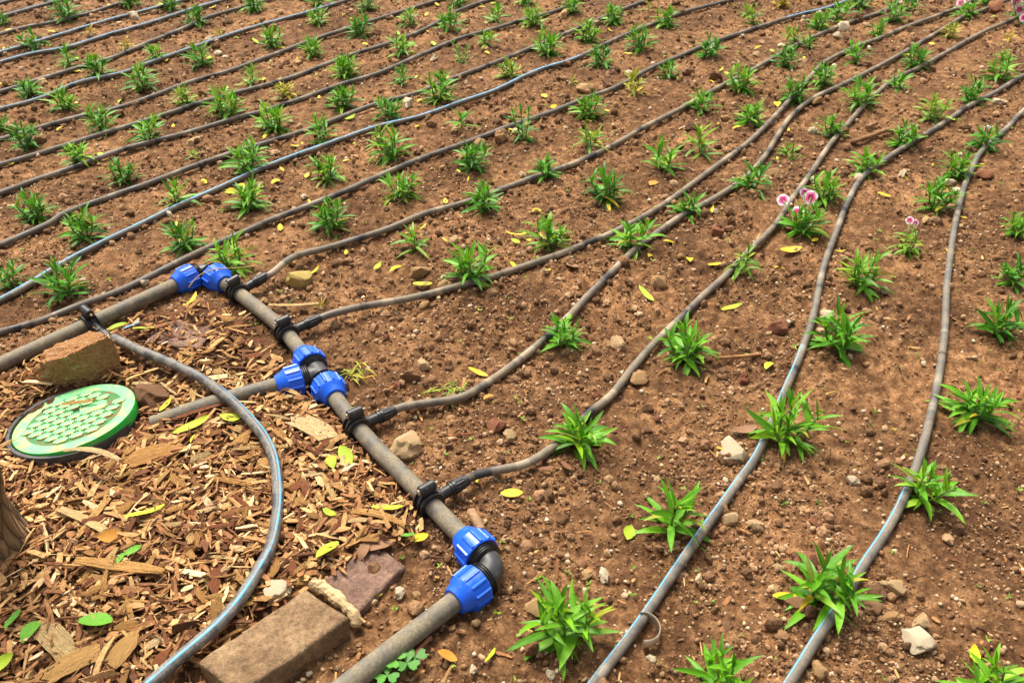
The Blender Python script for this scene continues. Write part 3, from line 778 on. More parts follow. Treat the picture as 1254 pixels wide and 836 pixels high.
# ------------------------------------------------------------------ valve box
def valve_box():
    c = G(91, 510, 0.026)
    root = bpy.data.objects.new('valve_box', None); COL.objects.link(root); root.location = (c.x, c.y, c.z - 0.036)  # the root stands below the lid; root.empty_display_size = 0.05
    tag(root, 'round green plastic valve box with tilted treaded lid set in the mulch', 'valve box')
    n = Vector((-0.135, 0.085, 1)).normalized()
    Zt = n; Xt = Vector((0, 1, 0)).cross(Zt).normalized(); Yt = Zt.cross(Xt)
    T = Matrix(((Xt.x, Yt.x, Zt.x, 0), (Xt.y, Yt.y, Zt.y, 0), (Xt.z, Yt.z, Zt.z, 0.036), (0, 0, 0, 1)))
    turn = Matrix.Rotation(-math.pi / 2, 4, 'Y')      # lathe axis +X -> +Z
    V, Fc = xf(lathe([(-0.022, 0.106), (-0.022, 0.1125), (-0.004, 0.1130), (-0.001, 0.1120), (0.0, 0.1100), (-0.0003, 0.0905), (-0.0008, 0.0890), (-0.0012, 0.05), (-0.0012, 0.002)], 72), Matrix.Rotation(-math.pi / 2, 4, 'Y'))
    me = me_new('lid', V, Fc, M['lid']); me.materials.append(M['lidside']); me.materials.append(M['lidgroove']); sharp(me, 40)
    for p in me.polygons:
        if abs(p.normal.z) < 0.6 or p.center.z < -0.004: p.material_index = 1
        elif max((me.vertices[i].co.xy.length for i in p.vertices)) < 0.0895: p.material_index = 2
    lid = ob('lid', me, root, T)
    # tread: staggered rounded pads standing proud of the lid
    def pad(w, h, t):
        bm = bmesh.new(); bmesh.ops.create_cube(bm, size=1)
        for v in bm.verts: v.co = Vector((v.co.x * w * (0.94 if v.co.z > 0 else 1), v.co.y * h * (0.92 if v.co.z > 0 else 1), v.co.z * t))
        bmesh.ops.bevel(bm, geom=[e for e in bm.edges if abs((e.verts[0].co - e.verts[1].co).z) > t * 0.5], offset=0.0035, segments=2, affect='EDGES')
        m = bpy.data.meshes.new('tread_pad'); bm.to_mesh(m); bm.free(); m.materials.append(M['lid']); return m
    pm = pad(0.0264, 0.0172, 0.0044)
    rot = Matrix.Rotation(R_(28), 4, 'Z')
    for r in range(-5, 6):
        for q in range(-4, 5):
            p0 = Vector((q * 0.0276 + (0.0138 if r % 2 else 0), r * 0.0184, 0)); p = rot @ p0
            if p.length > 0.084: continue
            if abs(p0.x - 0.036) < 0.033 and abs(p0.y - 0.0092) < 0.018: continue
            ob('tread_pad', pm, lid, Matrix.Translation((p.x, p.y, -0.0002)) @ rot)
    pl = pad(0.052, 0.034, 0.0036)
    ob('name_plate', pl, lid, rot @ Matrix.Translation((0.036, 0.0092, 0.0)))
    # box wall the lid sits on, less tilted
    n2 = Vector((-0.06, 0.075, 1)).normalized(); Z2 = n2; X2 = Vector((0, 1, 0)).cross(Z2).normalized(); Y2 = Z2.cross(X2)
    T2 = Matrix(((X2.x, Y2.x, Z2.x, -0.004), (X2.y, Y2.y, Z2.y, -0.004), (X2.z, Y2.z, Z2.z, 0.0310), (0, 0, 0, 1)))
    V, Fc = xf(lathe([(-0.06, 0.116), (-0.004, 0.1175), (0.0, 0.1165), (0.0, 0.110), (-0.004, 0.109), (-0.06, 0.108)], 60, close=False), Matrix.Rotation(-math.pi / 2, 4, 'Y'))
    ob('box_wall', sharp(me_new('box_wall', V, Fc, M['greypl']), 40), root, T2)
valve_box()

# ------------------------------------------------------------------ tree trunk at the edge
def tree():
    global TREE_AT
    b = TREE_AT = on_ground(-13, 668)
    root = bpy.data.objects.new('tree', None); COL.objects.link(root); root.location = b
    tag(root, 'rough barked tree trunk rising from the mulch near the valve box', 'tree')
    def limb(name, P, rad, ns=20):
        P = catmull(P, 0.012); n = len(P)
        rr = [rad[0] + (rad[1] - rad[0]) * (i / (n - 1)) ** 0.7 for i in range(n)]
        if name == 'trunk': rr = [r + 0.030 * math.exp(-max(0, p.z) / 0.05) for r, p in zip(rr, P)]
        V, Fc, _ = sweep(P, rr, ns)
        fr = frames(P)
        V2 = []
        for i, v in enumerate(V):
            c = P[i // ns]; d = (v - c)
            a = math.atan2(d.y, d.x)
            k = 1 + 0.16 * mnoise.noise(Vector((math.cos(a) * 3.2, math.sin(a) * 3.2, v.z * 7))) + 0.09 * mnoise.noise(Vector((math.cos(a) * 8, math.sin(a) * 8, v.z * 22)))
            V2.append(c + d * k)
        return ob(name, me_new(name, V2, Fc, M['bark']), root)
    limb('trunk', [Vector((0, 0, -0.05)), Vector((0.02, 0, 0.1)), Vector((0.06, 0.0, 0.3)), Vector((0.09, 0.01, 0.5)), Vector((0.10, 0.03, 1.0)), Vector((0.09, 0.02, 1.6))], (0.036, 0.028), 26)
    limb('limb', [Vector((0.09, 0.02, 1.45)), Vector((-0.12, 0.10, 1.75)), Vector((-0.35, 0.22, 2.2))], (0.022, 0.012), 14)
    limb('limb', [Vector((0.09, 0.02, 1.55)), Vector((0.06, -0.10, 1.85)), Vector((-0.12, -0.30, 2.3))], (0.022, 0.012), 14)
tree()

# ------------------------------------------------------------------ the main pipe with its fittings
def manifold():
    root = bpy.data.objects.new('irrigation_manifold', None); COL.objects.link(root)
    root.location = (TEE.x, TEE.y, 0)
    inv = Matrix.Translation((-TEE.x, -TEE.y, 0))
    tag(root, 'dusty main irrigation pipe with blue compression fittings and black clamps', 'pipe')
    PR = 0.0160
    dl = (LEFT_END - C1).normalized(); db = (BOT_END - C2).normalized()
    d1 = (UP_PTS[0] - C1).normalized(); t1 = (UP_PTS[-1] - TEE).normalized(); t2 = (LOW_PTS[0] - TEE).normalized(); d2 = (LOW_PTS[-1] - C2).normalized()
    br_dir = (G(262, 500, PIPE_Z) - G(345, 478, PIPE_Z)); br_dir.z = 0; br_dir.normalize()
    def bent(pts):
        P = [inv @ p for p in catmull(pts, 0.008)]
        V, Fc, al = sweep(P, PR, 24)
        ob('pipe', sharp(me_new('pipe', V, Fc, M['pipe'], True, {'along': al}), 40), root)
        return pts
    def pipe(a, b, bend=0.0):
        n = 90; P = []
        for i in range(n + 1):
            t = i / n; p = a.lerp(b, t); p = p + Vector((0, 0, bend * math.sin(math.pi * t))); P.append(inv @ p)
        V, Fc, al = sweep(P, PR, 24)
        ob('pipe', sharp(me_new('pipe', V, Fc, M['pipe'], True, {'along': al}), 40), root)
    pipe(C1 + dl * 0.045, LEFT_END); pipe(C2 + db * 0.045, BOT_END)
    bent([C1 + d1 * 0.045, C1 + d1 * 0.088] + UP_PTS[1:-1] + [TEE + t1 * 0.088, TEE + t1 * 0.045]); bent([TEE + t2 * 0.045, TEE + t2 * 0.088] + LOW_PTS[1:-1] + [C2 + d2 * 0.088, C2 + d2 * 0.045])
    pipe(TEE + br_dir * 0.03, TEE + br_dir * 0.33 + Vector((0, 0, -0.012)), 0.007)
    # compression nut, turned about +X, wide end at x=0
    nut_v = lathe([(0.0, 0.0255), (0.0, 0.0310), (0.002, 0.0322), (0.0022, 0.0322), (0.030, 0.0312), (0.0302, 0.0312), (0.0335, 0.0300), (0.0360, 0.0272), (0.0500, 0.0222), (0.0520, 0.0208), (0.0520, 0.0160)], 96, 12, 0.0022, (0.0021, 0.0301), close=False)
    nut_me = sharp(me_new('blue_nut', *nut_v, M['blue']), 30)
    seal_me = sharp(me_new('thread', *lathe([(-0.016, 0.021)] + sum([[(-0.014 + 0.004 * i, 0.0262), (-0.0125 + 0.004 * i, 0.0285), (-0.0112 + 0.004 * i, 0.0262)] for i in range(4)], []) + [(0.004, 0.024)], 40), M['blackpl']), 30)
    def fitting(name, centre, dirs, gap, dims_body):
        b = ob(name, dims_body, root, inv @ Matrix.Translation(centre))
        binv = Matrix.Translation(-centre)
        for d in dirs:
            ob('blue_nut', nut_me, b, binv @ frame_mat(centre + d * gap, d) @ Matrix.Rotation(random.uniform(0, 6), 4, 'X'))
            ob('thread', seal_me, b, binv @ frame_mat(centre + d * gap, d))
        return b
    def elbow_mesh(da, dbb, r):
        pts = []
        a, b = da * 0.046, dbb * 0.046
        for i in range(9): pts.append(a.lerp(da * 0.026, i / 8))
        for i in range(1, 16):
            t = i / 16; pts.append((da * 0.026) * (1 - t) ** 2 + (dbb * 0.026) * t * t)
        for i in range(9): pts.append((dbb * 0.026).lerp(b, i / 8))
        V, Fc, _ = sweep(pts, r, 28)
        return sharp(me_new('elbow_body', V, Fc, M['greypl']), 40)
    fitting('elbow', C1, [dl, d1], 0.036, elbow_mesh(dl, d1, 0.0205))
    fitting('elbow', C2, [d2, db], 0.036, elbow_mesh(d2, db, 0.0215))
    tv = join([sweep([t1 * 0.045, t1 * 0.02, Vector((0, 0, 0)), t2 * 0.02, t2 * 0.045], 0.0215, 28)[:2], sweep([br_dir * 0.005, br_dir * 0.02, br_dir * 0.045], 0.0212, 28)[:2]])
    fitting('tee', TEE, [t1, t2, br_dir], 0.036, sharp(me_new('tee_body', *tv, M['greypl']), 40))
    # saddle clamps: X along the pipe, Y out to the drip line, Z up
    col = lathe([(-0.0135, 0.0165), (-0.0135, 0.0245), (-0.0105, 0.0255), (-0.0095, 0.0208), (-0.003, 0.0205), (-0.002, 0.0240), (0.002, 0.0240), (0.003, 0.0205), (0.0095, 0.0208), (0.0105, 0.0255), (0.0135, 0.0245), (0.0135, 0.0165)], 36, close=False)
    collar = sharp(me_new('collar', *join([col, box(-0.0125, 0.0125, -0.006, 0.006, -0.031, -0.019)]), M['blackpl']), 30)
    toY = Matrix.Rotation(math.pi / 2, 4, 'Z')
    lug = sharp(me_new('lug', *join([xf(lathe([(-0.015, 0.0045), (-0.015, 0.0085), (-0.0135, 0.0095), (0.0135, 0.0095), (0.015, 0.0085), (0.015, 0.0045)], 24), Matrix.Translation((0, 0, 0.0345)) @ toY),
                                       box(-0.0088, -0.0048, -0.011, 0.011, 0.017, 0.035), box(0.0048, 0.0088, -0.011, 0.011, 0.017, 0.035), box(-0.006, 0.006, -0.004, 0.004, 0.017, 0.032)]), M['blackpl']), 30)
    bolt = sharp(me_new('bolt', *xf(lathe([(-0.018, 0.0030), (-0.018, 0.0052), (-0.0145, 0.0052), (-0.0145, 0.0026), (0.0215, 0.0026), (0.0222, 0.0015)], 6), Matrix.Translation((0, 0, 0.0345)) @ toY), M['brass']), 30)
    outlet = sharp(me_new('outlet', *xf(lathe([(0.012, 0.0125), (0.024, 0.0118), (0.026, 0.0105), (0.044, 0.0105), (0.0442, 0.0128), (0.0470, 0.0132), (0.0475, 0.0112), (0.0495, 0.0112), (0.0498, 0.0130), (0.0525, 0.0130), (0.053, 0.0115)], 28), toY), M['blackpl']), 30)
    hnut = sharp(me_new('hose_nut', *xf(lathe([(0.0525, 0.0120), (0.055, 0.0122), (0.0552, 0.0122), (0.072, 0.0108), (0.0722, 0.0108), (0.082, 0.0098), (0.083, 0.0085)], 48, 12, 0.0009, (0.0551, 0.0721)), toY), M['blackpl']), 30)
    starts = []
    up, low, left = catmull([C1] + UP_PTS + [TEE], 0.004), catmull([TEE] + LOW_PTS + [C2], 0.004), catmull([C1, LEFT_END], 0.004)
    for (px, py, path, tilt, side) in [(291, 358, up, 0.14, -1), (352, 408, up, 0.10, -1), (436, 522, low, 0.02, -1), (525, 615, low, 0.05, -1), (112, 398, left, -0.10, 1)]:
        p = G(px, py, PIPE_Z)
        i = min(range(3, len(path) - 3), key=lambda q: (path[q] - p).length)
        p = path[i]; x = (path[i + 3] - path[i - 3]).normalized()
        y = Vector((0, 0, 1)).cross(x) * 1.0
        want = Vector((1, 0.2, 0)) if side < 0 else Vector((0.4, -1, 0))
        if y.dot(want) < 0: x = -x
        mt = frame_mat(p, x)
        mt = mt @ Matrix.Rotation(tilt, 4, 'X')
        s = ob('saddle_clamp', collar, root, inv @ mt)
        for nm, m in (('lug', lug), ('bolt', bolt), ('outlet', outlet), ('hose_nut', hnut)): ob(nm, m, s)
        bpy.context.view_layer.update()
        starts.append((mt @ Vector((0, 0.068, 0)), mt @ Vector((0, 0.10, 0))))
    return starts
STARTS = manifold()

# ------------------------------------------------------------------ drip lines
TUBE_R = 0.0083
RUN = []
def lay(points, start=None, step=0.014, r=TUBE_R):
    P = []
    for (x, y) in points:
        p = on_ground(x, y); P.append(Vector((p.x, p.y, 0)))
    if start:
        s0, s1 = (Vector((q.x, q.y, 0)) for q in start)
        P = [s0, s1] + [p for p in P if (p - s1).length > 0.075 and (p - s1).dot(s1 - s0) > 0]
    n_core = len(catmull(P, step))
    pre = 0
    if not start:
        d = (P[0] - P[1]).normalized(); P = [P[0] + d * 1.3, P[0] + d * 0.5] + P; pre = int(0.8 / step) + int(0.5 / step)
    d = (P[-1] - P[-2]).normalized(); P = P + [P[-1] + d * 0.6, P[-1] + d * 1.5]
    pts = catmull(P, step)
    RUN[:] = [pre, n_core, len(pts)]
    xs = np.array([p.x for p in pts]); ys = np.array([p.y for p in pts])
    z = hgt(xs, ys)
    # a stiff tube rides on the humps
    k = 14; zp = np.pad(z, k, mode='edge')
    zm = np.array([zp[i:i + 2 * k + 1].max() * 0.5 + zp[i:i + 2 * k + 1].mean() * 0.5 for i in range(len(z))])
    ker = np.ones(15) / 15; zm = np.convolve(np.pad(zm, 7, mode='edge'), ker, 'valid')
    out = [Vector((a, b, c + r * 0.85)) for a, b, c in zip(xs, ys, zm)]
    if start:
        sl = (start[1].z - start[0].z) / max(1e-6, (start[1] - start[0]).length); d = 0
        for i in range(len(out)):
            if i: d += math.hypot(out[i].x - out[i - 1].x, out[i].y - out[i - 1].y)
            w = max(0.0, 1 - d / 0.30); w = w * w * (3 - 2 * w)
            out[i].z = out[i].z * (1 - w) + (start[0].z + sl * d * (1 - min(1, d / 0.2)) ) * w
    return out
def stripe_mesh(P, r, ang0, ang1, i0, i1, half=0.19):
    fr = frames(P); V, Fc = [], []; n = len(P)
    idx = list(range(int(i0 * n), int(i1 * n)))
    for j, i in enumerate(idx):
        t, s, u = fr[i]; a = R_(ang0 + (ang1 - ang0) * j / max(1, len(idx) - 1))
        for da in (-half, 0, half):
            V.append(P[i] + (s * math.cos(a + da) + u * math.sin(a + da)) * (r + (0.0004 if da == 0 else 0.0001)))
    for j in range(len(idx) - 1):
        for q in range(2): Fc.append((j * 3 + q, j * 3 + q + 1, j * 3 + q + 4, j * 3 + q + 3))
    return V, Fc
LINES = [ # points (photo pixels), clamp it starts from, stripe (angle0, angle1, from, to), label
 ([(-120, 34), (-40, 15), (0, 6), (35, -1), (90, -14)], None, None, 'thirteenth drip line beyond the corner elbow, farthest of all'),
 ([(-130, 58), (-40, 35), (0, 24), (50, 10), (97, -1), (160, -18)], None, (110, 110, 0, 1), 'twelfth drip line beyond the corner elbow, pale blue on top'),
 ([(-140, 82), (-40, 57), (0, 46), (33, 36), (67, 30), (107, 19), (150, 6), (172, -1), (230, -18)], None, None, 'eleventh drip line beyond the corner elbow'),
 ([(-150, 108), (-40, 79), (0, 68), (30, 60), (60, 51), (100, 37), (134, 28), (191, 13), (234, 0), (300, -20)], None, (95, 100, 0, 1), 'tenth drip line beyond the corner elbow, with blue stripe'),
 ([(-150, 122), (-40, 91), (0, 80), (40, 70), (84, 61), (134, 45), (181, 32), (234, 15), (283, 0), (350, -20)], None, (95, 105, 0, 1), 'ninth drip line beyond the corner elbow, with blue stripe'),
 ([(-160, 160), (-40, 126), (0, 115), (50, 100), (100, 85), (141, 72), (181, 55), (221, 39), (255, 24), (291, 13), (335, 0), (400, -20)], None, None, 'eighth drip line beyond the corner elbow'),
 ([(-160, 178), (-40, 148), (0, 137), (50, 124), (100, 105), (151, 92), (187, 79), (234, 62), (285, 45), (335, 31), (378, 18), (420, 5), (500, -20)], None, (110, 100, 0.1, 0.8), 'seventh drip line beyond the corner elbow, pale blue on top'),
 ([(-170, 222), (-40, 186), (0, 174), (44, 161), (94, 147), (141, 136), (187, 121), (234, 104), (285, 88), (335, 70), (378, 54), (420, 41), (463, 25), (504, 13), (544, 0), (610, -20)], None, None, 'sixth drip line beyond the corner elbow'),
 ([(-170, 252), (-40, 217), (0, 205), (40, 194), (84, 181), (127, 167), (167, 154), (208, 141), (255, 126), (301, 114), (352, 99), (402, 82), (433, 70), (480, 55), (520, 38), (561, 17), (604, 0), (660, -20)], None, None, 'fifth drip line beyond the corner elbow'),
 ([(-180, 308), (-40, 256), (0, 241), (44, 223), (94, 208), (141, 191), (187, 176), (234, 164), (285, 151), (328, 137), (368, 124), (420, 106), (463, 92), (514, 72), (561, 50), (608, 37), (638, 28), (681, 15), (718, 0), (780, -20)], None, None, 'fourth drip line beyond the corner elbow'),
 ([(-190, 372), (-40, 317), (0, 303), (60, 280), (80, 266), (134, 244), (181, 228), (234, 209), (285, 191), (335, 176), (378, 161), (420, 146), (463, 131), (510, 116), (554, 100), (608, 79), (654, 60), (705, 40), (741, 22), (798, 0), (850, -20)], None, None, 'third drip line beyond the corner elbow'),
 ([(-200, 470), (-40, 392), (0, 372), (40, 350), (84, 324), (134, 297), (174, 278), (214, 258), (268, 234), (308, 216), (352, 198), (420, 174), (463, 159), (514, 146), (564, 129), (608, 114), (654, 92), (705, 74), (755, 50), (798, 32), (840, 17), (901, 0), (960, -18)], None, (105, 95, 0.05, 0.62), 'second drip line beyond the corner elbow, with blue stripe'),
 ([(-200, 470), (-40, 423), (0, 411), (50, 396), (100, 377), (147, 359), (187, 340), (228, 320), (268, 303), (301, 288), (330, 275), (368, 260), (420, 240), (453, 224), (497, 204), (540, 189), (581, 174), (627, 156), (671, 142), (715, 126), (755, 109), (798, 87), (837, 69), (874, 54), (918, 39), (965, 25), (1011, 13), (1042, 2), (1100, -18)], None, (100, 95, 0.80, 0.97), 'first drip line beyond the corner elbow, running behind the main pipe'),
 ([(335, 340), (368, 324), (420, 303), (453, 292), (481, 281), (520, 265), (571, 250), (618, 234), (661, 218), (708, 201), (755, 178), (798, 156), (838, 134), (878, 111), (924, 87), (968, 62), (991, 50), (1035, 32), (1075, 18), (1112, 0), (1160, -18)], 0, None, 'drip line from the clamp next to the corner elbow'),
 ([(400, 402), (420, 397), (470, 380), (514, 369), (554, 355), (594, 345), (634, 332), (681, 315), (721, 300), (755, 287), (800, 262), (834, 238), (874, 208), (911, 181), (941, 154), (968, 124), (985, 104), (1008, 82), (1042, 62), (1075, 50), (1115, 33), (1169, 13), (1195, 0), (1240, -18)], 1, None, 'drip line from the clamp just above the tee'),
 ([(490, 523), (527, 511), (561, 494), (594, 474), (628, 451), (661, 424), (695, 394), (721, 364), (745, 340), (775, 310), (806, 288), (834, 268), (878, 244), (911, 221), (934, 198), (951, 171), (968, 147), (995, 124), (1035, 104), (1075, 84), (1109, 65), (1142, 45), (1179, 23), (1202, 15), (1236, 0), (1290, -20)], 2, None, 'drip line from the clamp just below the tee'),
 ([(580, 606), (608, 593), (641, 576), (672, 557), (698, 534), (721, 511), (748, 488), (772, 457), (795, 431), (822, 404), (838, 388), (861, 364), (888, 342), (918, 310), (948, 280), (968, 248), (991, 218), (1015, 182), (1042, 151), (1065, 124), (1095, 100), (1129, 84), (1162, 64), (1199, 44), (1236, 27), (1300, -2)], 3, None, 'drip line from the clamp nearest the near elbow'),
 ([(640, 960), (690, 890), (727, 839), (780, 770), (834, 693), (867, 646), (901, 596), (928, 557), (955, 494), (978, 441), (995, 390), (1008, 330), (1026, 280), (1038, 248), (1055, 221), (1082, 201), (1109, 182), (1149, 157), (1189, 131), (1222, 114), (1254, 95), (1330, 58)], None, (128, 120, 0, 0.29), 'blue striped drip line passing the near elbow without joining the main pipe'),
 ([(880, 975), (930, 894), (968, 836), (1001, 784), (1035, 733), (1055, 697), (1082, 656), (1102, 620), (1126, 558), (1145, 481), (1155, 414), (1159, 347), (1168, 280), (1179, 234), (1189, 211), (1199, 191), (1216, 174), (1236, 156), (1254, 137), (1320, 84)], None, (134, 126, 0, 0.20), 'outermost drip line with a short blue stripe, beyond the blue striped one'),
]
TUBES = []
for pts, st, stripe, lab in LINES:
    P = lay(pts, STARTS[st] if st is not None else None)
    TUBES.append(P)
    V, Fc, al = sweep(P, TUBE_R, 12)
    o = tag(ob('drip_line', me_new('drip_line', V, Fc, M['tube'], True, {'along': al})), lab, 'drip line', 'drip lines across the bed')
    k = len(TUBES) - 1
    o.color = (0.78, 0.77, 0.78, 1) if k < 13 else ((1.1, 1.04, 0.94, 1) if k < 17 else (0.95, 0.95, 0.96, 1))
    if stripe:
        ob('blue_stripe', me_new('blue_stripe', *stripe_mesh(P, TUBE_R, stripe[0], stripe[1], 0 if stripe[2] == 0 else (RUN[0] + stripe[2] * RUN[1]) / RUN[2], 1 if stripe[3] == 1 else (RUN[0] + stripe[3] * RUN[1]) / RUN[2], 0.19 if k > 16 else 0.48), M['stripe']), o)
# the black hose that curves over the mulch
HOSE = [(140, 414), (167, 427), (208, 444), (248, 464), (278, 486), (301, 508), (322, 533), (335, 560), (340, 592), (340, 625), (332, 667), (315, 700), (291, 737), (261, 770), (221, 804), (180, 840), (110, 900), (20, 970)]
P = []
for i, (x, y) in enumerate(HOSE):
    z0 = 0.019 + 0.012 * math.sin(min(1, i / 8) * math.pi)
    if 9 < i < 15: z0 = 0.024 + 0.0
    p = G(x, y, z0 + 0.010); P.append(p)
P = catmull([STARTS[4][0], STARTS[4][1]] + P, 0.012)
HOSE_PATH = P[::4]
V, Fc, al = sweep(P, 0.0098, 16)
hose = tag(ob('hose', me_new('hose', V, Fc, M['hose'], True, {'along': al})), 'black hose with blue stripe curving across the mulch from the left clamp', 'hose')
ob('blue_stripe', me_new('blue_stripe', *stripe_mesh(P, 0.0098, 135, 92, 0.30, 1.0, 0.19), M['stripe']), hose)
# scrap of striped pipe lying behind the hose
a, b = G(152, 404, 0.016), G(171, 396, 0.018)
V, Fc, al = sweep([a, a.lerp(b, .5), b], 0.0055, 12)
scr = tag(ob('pipe_scrap', me_new('pipe_scrap', V, Fc, M['hose'], True, {'along': al})), 'short offcut of blue striped pipe lying behind the black hose', 'pipe offcut')
ob('blue_stripe', me_new('blue_stripe', *stripe_mesh([a.lerp(b, i / 9) for i in range(10)], 0.0055, 100, 100, 0, 1, 0.5), M['stripe']), scr)

# ------------------------------------------------------------------ plants
def leaf_mesh(name, bend, width, fold, material, tw=0.0, n=6):
    """lance-shaped blade along +Y from the origin, length 1, arching over"""
    V, Fc, al, ac = [], [], [], []
    y = z = 0.0; ang = 0.0; ds = 1.0 / n
    for i in range(n + 1):
        t = i / n
        w = width * 0.5 * (math.sin(math.pi * min(1, (t * 0.93 + 0.07)) ** 0.85) ** 0.8) if t < 1 else 0.004
        if t == 0: w = width * 0.16
        s = math.sin(tw * t); c = math.cos(tw * t)
        for q in (-1, 0, 1):
            dz = abs(q) * w * fold
            V.append((q * w * c - dz * s * 0.3, y, z + dz + q * w * s)); al.append(t); ac.append(abs(q))
        y += math.cos(ang) * ds; z -= math.sin(ang) * ds; ang += bend / n * (0.5 + t)
    for i in range(n):
        for q in range(2): Fc.append((i * 3 + q, i * 3 + q + 1, i * 3 + q + 4, i * 3 + q + 3))
    return me_new(name, V, Fc, material, True, {'along': al, 'across': ac})
LEAVES = []
for i in range(10):
    LEAVES.append(leaf_mesh('leaf', [0.1, 0.25, 0.4, 0.55, 0.7, 0.85, 1.0, 1.15, 1.35, 1.6][i], random.uniform(0.15, 0.215), random.uniform(0.2, 0.42), M['leaf'], random.gauss(0, 0.3)))
LEAF_ARR = [(np.array([v.co[:] for v in m.vertices]), np.array([p.vertices[:] for p in m.polygons]), np.array([d.value for d in m.attributes['across'].data])) for m in LEAVES]

def plant_plan(seed, style):
    """unit-width plant: list of (leaf index, matrix) and stem polylines"""
    rs = random.Random(seed); lv, st = [], []
    if style == 'bushy': ns, hgt_, L0 = rs.randint(5, 6), 0.34, 0.46
    elif style == 'medium': ns, hgt_, L0 = rs.randint(2, 4), 0.34, 0.50
    elif style == 'sparse': ns, hgt_, L0 = rs.randint(1, 3), 0.26, 0.50
    elif style == 'tall': ns, hgt_, L0 = rs.randint(3, 4), 0.72, 0.40
    else: ns, hgt_, L0 = rs.randint(2, 3), 0.28, 0.42            # droopy
    a0 = rs.uniform(0, 6.28)
    for s in range(ns):
        az = a0 + s * 6.283 / ns + rs.gauss(0, 0.3); lean = rs.uniform(0.1, 0.65) if ns > 1 else rs.uniform(0, 0.25)
        if s == 0: lean *= 0.3
        H = hgt_ * rs.uniform(0.7, 1.15)
        base = Vector((math.cos(az) * 0.03, math.sin(az) * 0.03, -0.02)); d = Vector((math.cos(az) * math.sin(lean), math.sin(az) * math.sin(lean), math.cos(lean)))
        tip = base + d * H + Vector((0, 0, 0.05 * H))
        mid = base.lerp(tip, 0.5) + Vector((math.cos(az), math.sin(az), 0)) * 0.03
        pl = [base, mid, tip]; st.append(pl)
        nodes = {'bushy': 5, 'medium': 6, 'sparse': 4, 'tall': 7}.get(style, 5)
        ph = rs.uniform(0, 6.28)
        for k in range(nodes):
            t = (k + 0.35) / nodes
            pos = base * (1 - t) ** 2 + mid * 2 * t * (1 - t) + tip * t * t
            ph += math.pi / 2 + rs.gauss(0, 0.25)
            for side in (0, 1):
                if rs.random() < 0.07: continue
                a = ph + side * math.pi + rs.gauss(0, 0.2)
                up = R_(4 + 50 * t) + rs.gauss(0, 0.20)
                if style == 'droop': up -= 0.5
                L = L0 * (1.0 - 0.45 * t) * rs.uniform(0.75, 1.12)
                if k == 0: L *= 0.85
                bi = min(9, max(0, int(rs.gauss(5.2 if t < 0.6 else 3.6, 2.2)))) if style != 'droop' else rs.choice([6, 7, 8, 9])
                m = Matrix.Translation(pos) @ Matrix.Rotation(a - math.pi / 2 + 0 * az, 4, 'Z') @ Matrix.Rotation(up, 4, 'X') @ Matrix.Rotation(rs.gauss(0, 0.25), 4, 'Y') @ Matrix.Diagonal((L * rs.uniform(0.85, 1.15), L, L, 1))
                lv.append((bi, m))
        for k in range(4):                                         # tuft at the tip
            a = rs.uniform(0, 6.28); L = L0 * rs.uniform(0.25, 0.42)
            m = Matrix.Translation(tip) @ Matrix.Rotation(a, 4, 'Z') @ Matrix.Rotation(R_(rs.uniform(45, 80)), 4, 'X') @ Matrix.Diagonal((L, L, L, 1))
            lv.append((rs.choice([0, 1, 2, 3]), m))
    return lv, st
PLANS = {s: [plant_plan(i * 31 + hash_, s) for i in range(5)] for s, hash_ in (('bushy', 1), ('medium', 2), ('sparse', 3), ('tall', 4), ('droop', 5))}
STEM_ME, FOL_ME = {}, {}
for s, plans in PLANS.items():
    for i, (lv, st) in enumerate(plans):
        STEM_ME[s, i] = me_new('stem', *join([sweep(catmull(pl, 0.12), 0.012, 5)[:2] for pl in st]), M['stem'])
        Vs, Qs, ac, ti = [], [], [], []; o_ = 0
        rsl = random.Random(i)
        for bi, m in lv:
            A, Qd, acr = LEAF_ARR[bi]; mm = np.array(m)
            Vs.append(A @ mm[:3, :3].T + mm[:3, 3]); Qs.append(Qd + o_); o_ += len(A); ac.append(acr); ti.append(np.full(len(A), rsl.random()))
        FOL_ME[s, i] = me_np('foliage', np.concatenate(Vs), np.concatenate(Qs), M['foliage'], True, {'across': np.concatenate(ac), 'tint': np.concatenate(ti)})
GREENS = [(0.105, 0.33, 0.008), (0.13, 0.37, 0.010), (0.080, 0.285, 0.010), (0.155, 0.39, 0.012)]
PALES = [(0.20, 0.38, 0.022), (0.24, 0.40, 0.03)]
YELLOWS = [(0.42, 0.36, 0.03), (0.50, 0.38, 0.04), (0.36, 0.36, 0.03)]

def petal_mesh():
    V, Fc, al = [], [], []
    for i, (t, w) in enumerate([(0.0, 0.05), (0.3, 0.22), (0.6, 0.46), (0.85, 0.56), (1.0, 0.40)]):
        for q in (-1, -0.33, 0.33, 1):
            zig = (0.06 if abs(q) < 0.5 else -0.06) if i == 4 else 0
            V.append((q * w, t + zig, 0.22 * t - 0.20 * t * t + 0.05 * abs(q) * t)); al.append(t)
    for i in range(4):
        for q in range(3): Fc.append((i * 4 + q, i * 4 + q + 1, i * 4 + q + 5, i * 4 + q + 4))
    return me_new('petal', V, Fc, M['petal'], True, {'along': al})
PETAL = petal_mesh()
CALYX = me_new('calyx', *lathe([(-1.0, 0.10), (-0.8, 0.22), (-0.1, 0.2), (0.02, 0.10)], 8), M['stem'])

